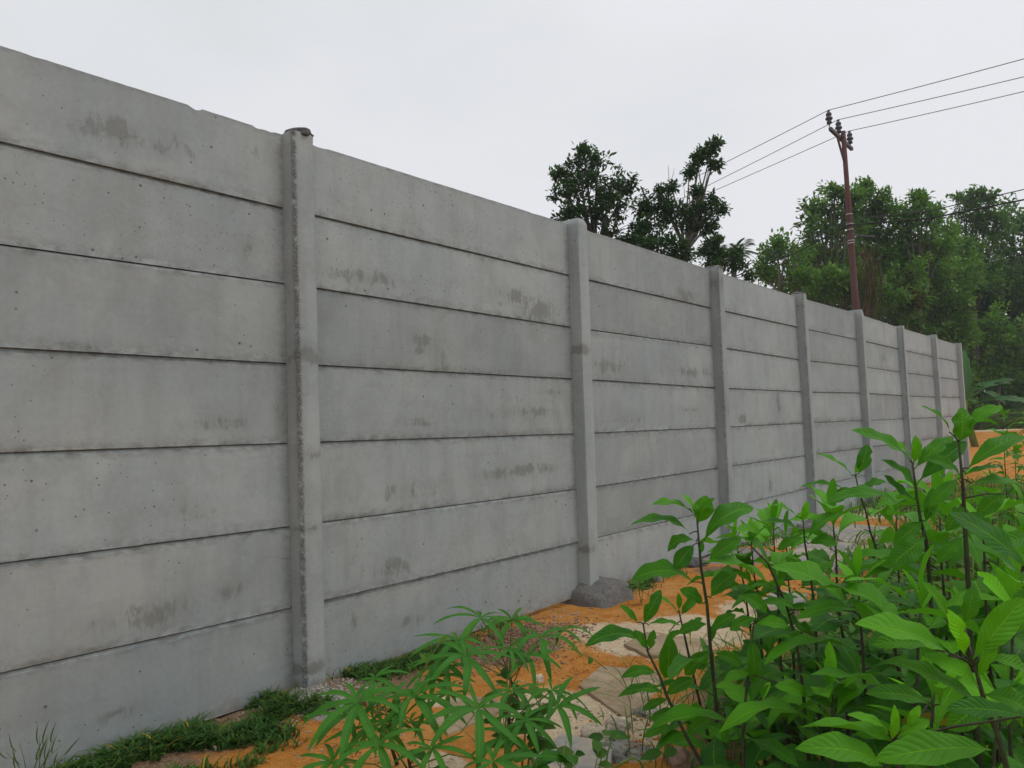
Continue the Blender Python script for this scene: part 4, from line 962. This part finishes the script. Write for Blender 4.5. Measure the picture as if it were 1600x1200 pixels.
tree('dark broad crowned tree with leafy clumps, leftmost above the wall', gp(945, 17), [(905, 262, 24, 17), (935, 250, 22, 17.2), (880, 300, 20, 16.8), (918, 300, 34, 17), (958, 282, 28, 17.1), (965, 318, 30, 17.2), (925, 335, 26, 16.9, .8, .7), (900, 330, 18, 16.8, .8, .5), (890, 285, 22, 17), (950, 345, 26, 17, 1, .8), (975, 300, 18, 17), (874, 272, 8, 17), (940, 375, 22, 17, 1, .6), (912, 238, 8, 17), (880, 345, 14, 17, 1, .4), (990, 380, 22, 17.3)],
     1, 'tree_dark', .13, 1.15, rad=.11, group=NG, bare=[([(905, 400), (893, 360), (878, 330), (874, 320)], 17, .03), ([(925, 420), (915, 370), (905, 330)], 17, .035), ([(960, 400), (945, 350), (935, 310)], 17, .06)], young=.4)
tree('dark conical leafy tree between the two broader dark ones', gp(1015, 17), [(1003, 318, 18, 17), (1008, 345, 24, 17), (1025, 370, 26, 17), (1000, 375, 24, 17.2), (1035, 395, 22, 17), (995, 395, 22, 17), (1040, 340, 12, 17), (1018, 325, 10, 17), (970, 385, 14, 17)], 2, 'tree_dark', .12, 1.2, rad=.07, group=NG, young=.35)
tree('sparse dark tree with spreading limbs and tall thin shoots', gp(1060, 17), [(1050, 322, 22, 17, .8, 1.2), (1078, 324, 26, 17.1, .75, 1.3), (1038, 316, 14, 17, .8, 1.2), (1100, 340, 20, 17, .8, 1.1), (1065, 345, 20, 17, .8, 1.1), (1090, 350, 16, 17, .8, 1), (1105, 355, 12, 17), (1112, 233, 11, 17), (1122, 225, 8, 17), (1094, 242, 10, 17), (1090, 258, 9, 17, 1, .8), (1113, 258, 9, 17, 1, .7), (1077, 270, 7, 17, 1, .7), (1115, 312, 8, 17, 1, .6), (1128, 325, 6, 17, 1, .8), (1050, 292, 5, 17, 1, .5), (1090, 298, 5, 17, 1, .5), (1060, 400, 16, 17, 1, .7), (1033, 300, 5, 17, 1, .5)],
     3, 'tree_dark', .11, 1.15, bark='bark_pale', rad=.08, group=NG, forks=float(at(1072, 392, 17)[2]), young=.35,
     bare=[([(1060, 410), (1070, 385), (1086, 360)], 17, .04), ([(1065, 385), (1085, 365), (1105, 345), (1125, 325)], 17, .03), ([(1075, 320), (1100, 300), (1108, 260), (1112, 235)], 17, .022), ([(1098, 305), (1092, 270), (1094, 245)], 17, .018), ([(1050, 315), (1046, 290), (1044, 258)], 17, .012), ([(1046, 290), (1052, 272), (1054, 262)], 17, .008), ([(1045, 310), (1033, 292)], 17, .008), ([(1078, 320), (1076, 290), (1078, 255)], 17, .012), ([(1070, 310), (1068, 286)], 17, .008)])
tree('small dark bush peeking over the wall before the third post', gp(1075, 16.5), [(1040, 385, 20, 16.5), (1075, 400, 16, 16.5), (1060, 390, 15, 16.6), (1010, 380, 18, 16.4)], 4, 'tree_dark', .11, 1.3, rad=.05, name='bush', cat='bush', group=NG)
tree('small round dark tree left of the palm top', gp(1112, 19), [(1105, 385, 12, 19), (1118, 395, 16, 19), (1100, 400, 10, 19), (1130, 400, 14, 19), (1120, 380, 8, 19, 1, .6), (1112, 412, 14, 19), (1138, 408, 16, 19.5), (1160, 418, 16, 19.5), (1150, 396, 9, 19.5, 1, .6), (1172, 428, 14, 19.5)], 5, 'tree_dark', .12, 1., rad=.05, group=NG)
# palm
pb = gp(1145, 22); pr = empty('palm_tree', (pb[0], pb[1], gz(pb[0], pb[1])), 'small palm with drooping fronds behind the wall near the third post', 'palm')
m = MB(); ctr = at(1146, 404, 22); m.tube([np.array(pr.location), ctr-np.array([0, 0, .2])], [.12, .08], 8); m.build('trunk', M['bark'], pr)
Lv = Leaves(); rr = random.Random(3)
for i in range(15):
    a = i*2.4; el = rr.uniform(.3, 1.4); ln = rr.uniform(.55, .95); d = unit(np.array([math.cos(a), math.sin(a), el*1.6]))
    pts = []
    for k in range(13):
        t = k/12; p = ctr+d*ln*t-np.array([0, 0, .5*ln*t*t*(1.3-el*.5)]); pts.append(p)
    for k in range(1, 13):
        t_ = pts[k]-pts[k-1]; sd_ = unit(np.cross(t_, Z3))
        for s in (-1, 1):
            for h_ in (0, .5):
                b = pts[k-1]*(1-h_)+pts[k]*h_; Lv.leaf(b, b+.34*unit(sd_*s+unit(t_)*.8-Z3*.45), .045, Z3, .1, .2, 0, rr.uniform(0, .3), 'lan', 2, 2)
Lv.build('frond', M['tree_dark'], pr)
FG = 'tall trees of the wood beyond the wall'
tree('light green tree at the left end of the wood, low crown', gp(1225, 27), [(1205, 390, 18, 27), (1228, 385, 22, 27), (1215, 415, 26, 27), (1245, 410, 24, 27.2), (1200, 425, 20, 27), (1260, 440, 26, 27), (1235, 440, 26, 27), (1212, 380, 10, 27), (1190, 432, 14, 27)], 11, 'tree_light', 0.195, .95, rad=.12, group=FG, bark='bark_pale')
tree('tall feathery tree just left of the utility pole', gp(1300, 29), [(1300, 312, 26, 29), (1275, 325, 20, 29), (1265, 350, 20, 29), (1290, 345, 30, 29.3), (1320, 335, 26, 29.2), (1280, 380, 34, 29.5), (1310, 385, 34, 29.8), (1262, 395, 20, 29, 1, .7), (1290, 410, 28, 29.5), (1270, 440, 26, 28.6), (1310, 435, 28, 28.6), (1325, 350, 26, 29.3), (1335, 312, 18, 29.2), (1305, 295, 9, 29, 1, .6), (1322, 305, 12, 29)], 12, 'tree_mid', 0.221, .85, rad=.16, group=FG, young=.5)
tree('tall rounded tree right behind the utility pole', gp(1350, 31), [(1345, 305, 22, 31), (1365, 315, 22, 31), (1340, 330, 26, 31), (1380, 335, 28, 31), (1360, 355, 34, 31.3), (1400, 360, 26, 31), (1340, 375, 30, 31), (1385, 385, 32, 31.5), (1350, 410, 34, 31.5), (1375, 435, 30, 30.5), (1335, 440, 30, 30.5), (1360, 335, 26, 31), (1392, 332, 20, 31), (1380, 312, 14, 31), (1352, 292, 8, 31, 1, .6)], 13, 'tree_mid', 0.221, 1., rad=.18, group=FG, young=.6)
tree('bright green bushy tree between the pole and the gap with the wires', gp(1430, 30), [(1420, 330, 22, 30), (1440, 320, 16, 30), (1450, 345, 22, 30), (1420, 360, 30, 30.3), (1455, 372, 28, 30), (1430, 395, 36, 30.6), (1470, 390, 22, 30), (1400, 400, 28, 30.4), (1460, 420, 34, 30.5), (1425, 430, 30, 29.5), (1445, 450, 28, 29.3), (1410, 350, 24, 30), (1432, 328, 20, 30), (1480, 362, 20, 30.4), (1433, 308, 8, 30, 1, .6), (1462, 330, 8, 30, 1, .6)], 14, 'tree_light', 0.221, 1., rad=.17, group=FG, young=.55)
tree('mid green tree filling the gap under the low cables', gp(1400, 33), [(1400, 385, 30, 33), (1440, 380, 26, 33), (1470, 400, 30, 33), (1500, 400, 30, 33.5), (1420, 420, 36, 33), (1385, 430, 30, 33), (1465, 435, 34, 33), (1500, 440, 30, 34)], 31, 'tree_mid', 0.221, 1.1, rad=.12, group=FG, young=.4)
tree('tree crowding behind the left feathery one, seen through it', gp(1270, 33), [(1260, 420, 28, 33), (1290, 430, 30, 33), (1240, 455, 28, 33), (1320, 420, 30, 33), (1350, 440, 30, 33), (1215, 450, 22, 33), (1275, 460, 30, 33)], 32, 'tree_dark', 0.221, 1.2, rad=.1, group=FG, young=.4)
tree('tall dark tree with thin top left of the right border', gp(1520, 37), [(1525, 315, 18, 37), (1505, 335, 20, 37), (1540, 330, 22, 37), (1520, 350, 30, 37.3), (1490, 360, 24, 37), (1550, 360, 28, 37), (1510, 385, 34, 37.6), (1545, 395, 32, 37), (1480, 390, 26, 37), (1560, 345, 22, 37), (1545, 315, 16, 37), (1508, 318, 16, 37), (1528, 304, 10, 37), (1520, 425, 34, 36.6), (1545, 450, 34, 36.4), (1495, 420, 28, 36.6)], 15, 'tree_mid', 0.260, .8, rad=.2, group=FG, young=.25)
tree('hazy tall tree at the right border of the picture', gp(1600, 40), [(1580, 330, 22, 40), (1600, 345, 28, 40), (1575, 360, 26, 40), (1610, 380, 34, 40), (1580, 395, 32, 40), (1625, 330, 24, 40), (1565, 385, 20, 40), (1590, 425, 34, 40), (1575, 450, 34, 39), (1610, 460, 34, 39)], 16, 'tree_mid', 0.286, .85, rad=.2, group=FG, young=.3)
tree('dense dark tree low behind the pole and the wall', gp(1320, 26), [(1290, 440, 30, 26), (1320, 450, 34, 26), (1350, 460, 30, 26), (1280, 470, 24, 26), (1380, 460, 28, 26), (1330, 425, 22, 26)], 17, 'tree_mid', 0.195, 1.1, rad=.12, group=FG, young=.35)
tree('vine covered tree above the sixth and seventh posts', gp(1440, 31), [(1420, 450, 34, 31), (1450, 460, 34, 31), (1480, 450, 34, 31), (1405, 480, 28, 31), (1440, 495, 30, 31), (1480, 490, 34, 31), (1500, 430, 30, 31.4)], 18, 'tree_mid', 0.221, 1.05, rad=.14, group=FG, young=.6)
tree('dark tree filling the wood under the right tall trees', gp(1550, 38), [(1540, 440, 36, 38), (1575, 455, 36, 38), (1520, 470, 32, 38), (1605, 470, 36, 38), (1550, 490, 34, 38), (1510, 500, 30, 38)], 19, 'tree_dark', 0.260, 1.1, rad=.2, group=FG, young=.7)
tree('bright green shrubby growth right of the last post, with reddish leaves', gp(1555, 35), [(1540, 515, 22, 35), (1565, 505, 26, 35), (1530, 545, 26, 35), (1570, 540, 30, 35), (1600, 520, 30, 35), (1545, 575, 28, 35), (1585, 570, 30, 35), (1615, 560, 26, 35), (1515, 520, 14, 35)], 20, 'tree_light', 0.221, 1.05, rad=.08, name='bush', cat='bush', group='bushes beyond the end of the wall', young=.45)
tree('low bush under the bright growth at the far right', gp(1570, 36), [(1530, 600, 24, 36), (1560, 605, 26, 36), (1595, 605, 28, 36), (1515, 575, 16, 36.5), (1620, 600, 24, 36), (1575, 630, 22, 36, .7), (1530, 632, 20, 36, .7), (1610, 632, 22, 36, .7)], 21, 'tree_mid', 0.234, 1., rad=.06, name='bush', cat='bush', group='bushes beyond the end of the wall', young=.5)
tree('mid green bush behind the last wall bay', gp(1490, 30), [(1480, 520, 26, 30), (1500, 545, 22, 30), (1500, 500, 22, 30), (1515, 530, 18, 31), (1450, 520, 24, 30), (1415, 500, 20, 30), (1505, 590, 18, 31), (1508, 625, 16, 31)], 22, 'tree_mid', 0.208, 1.05, rad=.06, name='bush', cat='bush', group='bushes beyond the end of the wall', young=.5)
# far-off mass that closes the wood
rr = np.random.RandomState(77); PP = []
for (x0, x1, y0, y1, dp, n_) in [(1180, 1500, 430, 620, 42, 9000), (1400, 1700, 380, 650, 47, 16000), (1240, 1500, 360, 460, 44, 6000)]:
    for _ in range(n_):
        px, py = rr.uniform(x0, x1), rr.uniform(y0, y1)
        if py < y0+30+14*mn.noise((px*.03, 0, 0)): continue
        PP.append(at(px, py, dp+rr.uniform(-2.5, 2.5)+1.2*mn.noise((px*.04, py*.04, 3))))
PP = np.array(PP); ag = np.clip(np.array([mn.noise(Vector((float(p[0])*.5, float(p[2])*.7, 1.))) for p in PP])*.8, 0, 1)*.6
v, f, A = leafcloud(PP, rr.normal(size=(len(PP), 3)), .5, 5, ag, .6)
tag(mesh('far_wood', v, f, M['tree_dark'], attrs={'lc': ('FLOAT_VECTOR', A)}, smooth=False), 'dense dark green wood closing the view behind the single trees', 'wood', kind='stuff')
# haze
hb = bpy.data.meshes.new('haze'); hv = [(x, y, z) for z in (-3, 40) for y in (-20, 110) for x in (-95, 60)]
hb.from_pydata(hv, [], [(0, 2, 3, 1), (4, 5, 7, 6), (0, 1, 5, 4), (2, 6, 7, 3), (0, 4, 6, 2), (1, 3, 7, 5)])
hm = bpy.data.materials.new('thin_haze'); hm.use_nodes = True; hn = hm.node_tree; hn.nodes.clear()
ho = hn.nodes.new('ShaderNodeOutputMaterial'); hp_ = hn.nodes.new('ShaderNodeVolumePrincipled'); hp_.inputs['Color'].default_value = (.9, .94, 1, 1); hp_.inputs['Density'].default_value = .0011; hn.links.new(hp_.outputs[0], ho.inputs['Volume'])
tag(link('haze', hb, hm), kind='stuff')
# dead trunk hung with dry vines
db = gp(1372, 25.5); dt = empty('dead_trunk', (db[0], db[1], gz(db[0], db[1])), 'thin rusty brown dead trunk hung with dry vines, right of the utility pole', 'dead tree')
m = MB(); m.tube([np.array(dt.location), at(1366, 500, 25.5), at(1362, 430, 25.5), at(1358, 395, 25.5)], [.14, .12, .09, .05], 8); m.build('trunk', M['vine'], dt)
m = MB(); rr = random.Random(9)
for i in range(44):
    px = 1362+rr.gauss(0, 11); y0 = rr.uniform(380, 420); sp_ = rr.uniform(-1, 1)*14
    m.tube([at(px-2+rr.gauss(0, 2)+sp_*.6*k/5, y0+k*rr.uniform(14, 22), 25.2+.1*rr.random()) for k in range(6)], rr.uniform(.006, .018), 4, False)
m.build('hanging_vines', M['vine'], dt)
# banana plant
bb = gp(1520, 25); bn = empty('banana_plant', (bb[0], bb[1], gz(bb[0], bb[1])), 'banana plant with long arching leaves right behind the last post', 'banana plant')
m = MB(); bp = np.array(bn.location); m.tube([bp, at(1507, 640, 25), at(1508, 610, 25)], [.12, .10, .06], 8); m.build('pseudostem', M['stem_light'], bn)
Lv = Leaves(); c0 = at(1508, 625, 25)
for (a, b, c, d, w_, fc, dd) in [(1502, 640, 1505, 545, .34, 1.2, .3), (1530, 628, 1640, 640, .36, .7, -1.0), (1512, 615, 1580, 598, .3, .8, -.5), (1535, 612, 1572, 632, .3, .9, -.3), (1522, 602, 1552, 606, .28, .9, -.4), (1512, 610, 1490, 560, .35, 1, .6), (1540, 606, 1588, 594, .26, .9, -.8)]:
    e1 = at(c, d, 25+dd); b1 = at(a, b, 25); Lv.leaf(b1, e1, w_, Z3+TC*fc, .14, .3, .06, rnd.uniform(.1, .4), 'oth', 6, 16, rnd.uniform(0, 6), 0, 5)
    Lv.leaf(c0, b1, .06, Z3+TC, .05, .3, 0, .6, 'lan', 2, 3)
Lv.build('foliage', M['banana'], bn)
# pale kerb at the far edge of the orange earth
m = MB(); a, b = ground(1480, 676), ground(1680, 668)
mid = (a+b)/2; ang = math.atan2(b[1]-a[1], b[0]-a[0]); m.box((mid[0], mid[1], mid[2]+.06), (np.linalg.norm((b-a)[:2])*1.4, .25, .22), ang)
tag(m.build('kerb', M['mortar_light'], smooth=False), kind='structure')

# ------------------------------------------------------------------ utility pole and wires
ZA = 10.05   # crossarm height
tipL, tipR = onz(1297, 201, ZA), onz(1331, 233, ZA)
pc = tipL*.42+tipR*.58
pc = onz(1318, 214, ZA)
axd = unit(tipR-tipL)
q = at(1338, 490, np.dot(pc-CAM, FW)); foot = pc+(q-pc)*(pc[2]/(pc[2]-q[2])); foot[2] = gz(foot[0], foot[1])
pole = empty('utility_pole', foot, 'tall maroon steel utility pole with crossarm and dark insulators, behind the wall', 'utility pole')
pd = unit(pc-foot)
H = np.linalg.norm(pc-foot)
m = MB(); 
m.tube([foot-pd*.3, foot+pd*H*.55, foot+pd*H*.552, foot+pd*H*.82, foot+pd*H*.822, pc+pd*.18], [.108, .104, .092, .088, .074, .07], 14); m.build('shaft', M['pole'], pole)
m = MB(); L0, L1 = tipL-pd*0, tipR
up_ = np.array([0, 0, 1.])
side = unit(np.cross(axd, up_))
def bar(m, a, b, w_, h_):
    a = np.array(a); b = np.array(b); d = unit(b-a); s = unit(np.cross(d, up_)); u = np.cross(s, d)
    V_ = [p+s*i*w_/2+u*j*h_/2 for p in (a, b) for i, j in ((-1, -1), (1, -1), (1, 1), (-1, 1))]
    m.add(V_, [(0, 1, 2, 3), (7, 6, 5, 4), (0, 4, 5, 1), (1, 5, 6, 2), (2, 6, 7, 3), (3, 7, 4, 0)])
o_ = side*.13
sh = (np.dot(pc-tipL, axd)*axd+tipL)
bar(m, tipL+o_*0, tipR+o_*0, .09, .10); m.build('crossarm', M['steel'], pole, smooth=False)
m = MB(); bar(m, tipL*.6+tipR*.4-axd*.25, foot+pd*(H-.95), .05, .05); m.build('brace', M['pole'], pole, smooth=False)
INS = []
for f in (-.02, .40, .93):
    b = tipL*(1-f)+tipR*f+up_*.05; m = MB()
    m.lathe(b, [(z_*.9, r_*.85) for z_, r_ in [(0, .02), (.10, .02), (.10, .085), (.17, .09), (.19, .07), (.23, .07), (.24, .12), (.30, .125), (.32, .085), (.38, .085), (.39, .10), (.45, .095), (.50, .05), (.53, .045), (.55, .06), (.58, .02)]], 14)
    m.build('insulator', M['porcelain'], pole); INS.append(b+up_*.51)
def onpole(py):
    lo, hi = 0., 1.
    for _ in range(40):
        f = (lo+hi)/2; v = foot+pd*H*f-CAM; y_ = 600-FPX*np.dot(v, UP)/np.dot(v, FW)
        if y_ > py: lo = f
        else: hi = f
    return lo
for yy in (335, 350, 359, 376, 380):
    f = onpole(yy); c = foot+pd*H*f; m = MB(); m.tube([c-pd*.016, c+pd*.016], .102, 14); m.build('metal_band', M['band'], pole)
m = MB(); c = foot+pd*H*onpole(367); bar(m, c, c+RT*.75-up_*.05, .05, .05); bar(m, c, c-TC*.35, .05, .05); m.build('bracket', M['steel'], pole, smooth=False)
def wire(label, pts, r_, mat, sag=0., n_=24, group='overhead power lines'):
    P = []
    for i in range(len(pts)-1):
        a, b = np.array(pts[i]), np.array(pts[i+1])
        for k in range(n_+(i == len(pts)-2)):
            t = k/n_; P.append(a+(b-a)*t-up_*sag*4*t*(1-t))
    c = P[0]; o = MB().tube(P, r_, 5).build('power_line', M[mat], loc=c); return tag(o, label, 'power line', group)
def wirepts(ins, lpx, rpx, zl, zr):
    a = onz(*lpx, zl); b = onz(*rpx, zr); return a, b
for ins, lp, rp, lb in [(INS[0], (1125, 258), (1600, 92), 'uppermost of the three power lines on the pole'), (INS[1], (1110, 288), (1600, 120), 'middle one of the three power lines on the pole'), (INS[2], (1100, 305), (1600, 143), 'lowest of the three power lines on the pole')]:
    dl = onz(*lp, ins[2]-.25)-ins; dr_ = onz(*rp, ins[2]-.3)-ins
    wl = ins+dl*5; wl[2] = ins[2]-.2-.25*4; wr = ins+dr_*4; wr[2] = ins[2]-.3*2
    # two sagging spans, one to each side
    P = []
    for k in range(41):
        t = 7*(1-k/40); p = ins+dl*t; p[2] = ins[2]-.25*(1.13*t-.13*t*t); P.append(p)
    for k in range(1, 31):
        t = 4*k/30; p = ins+dr_*t; p[2] = ins[2]-.3*(1.16*t-.16*t*t); P.append(p)
    tag(MB().tube(P, .011, 5).build('power_line', M['wire'], loc=P[0]), lb, 'power line', 'overhead power lines')
for (lp, pp, rp, r_, mt, lb) in [((1172, 412), (1325, 344), (1600, 296), .014, 'wire', 'thin upper cable of the low pair, passing before the trees'), ((1166, 424), (1326, 352), (1600, 312), .023, 'cable', 'thick black cable of the low pair, passing before the trees')]:
    dpt = np.dot(pc-CAM, FW)-.25
    c = at(pp[0], pp[1], dpt); a = onz(*lp, c[2]-.3); b = onz(*rp, c[2]-.25)
    P = [a+(a-c)*3.0+up_*.4, a+(a-c)*1.2-up_*.1, a, c*.5+a*.5-up_*.12, c, c*.5+b*.5-up_*.14, b, b+(b-c)*.8+up_*.1, b+(b-c)*2.2+up_*.6]
    tag(MB().tube(P, r_, 6).build('power_line', M[mt], loc=c), lb, 'power line', 'low cables on the pole')
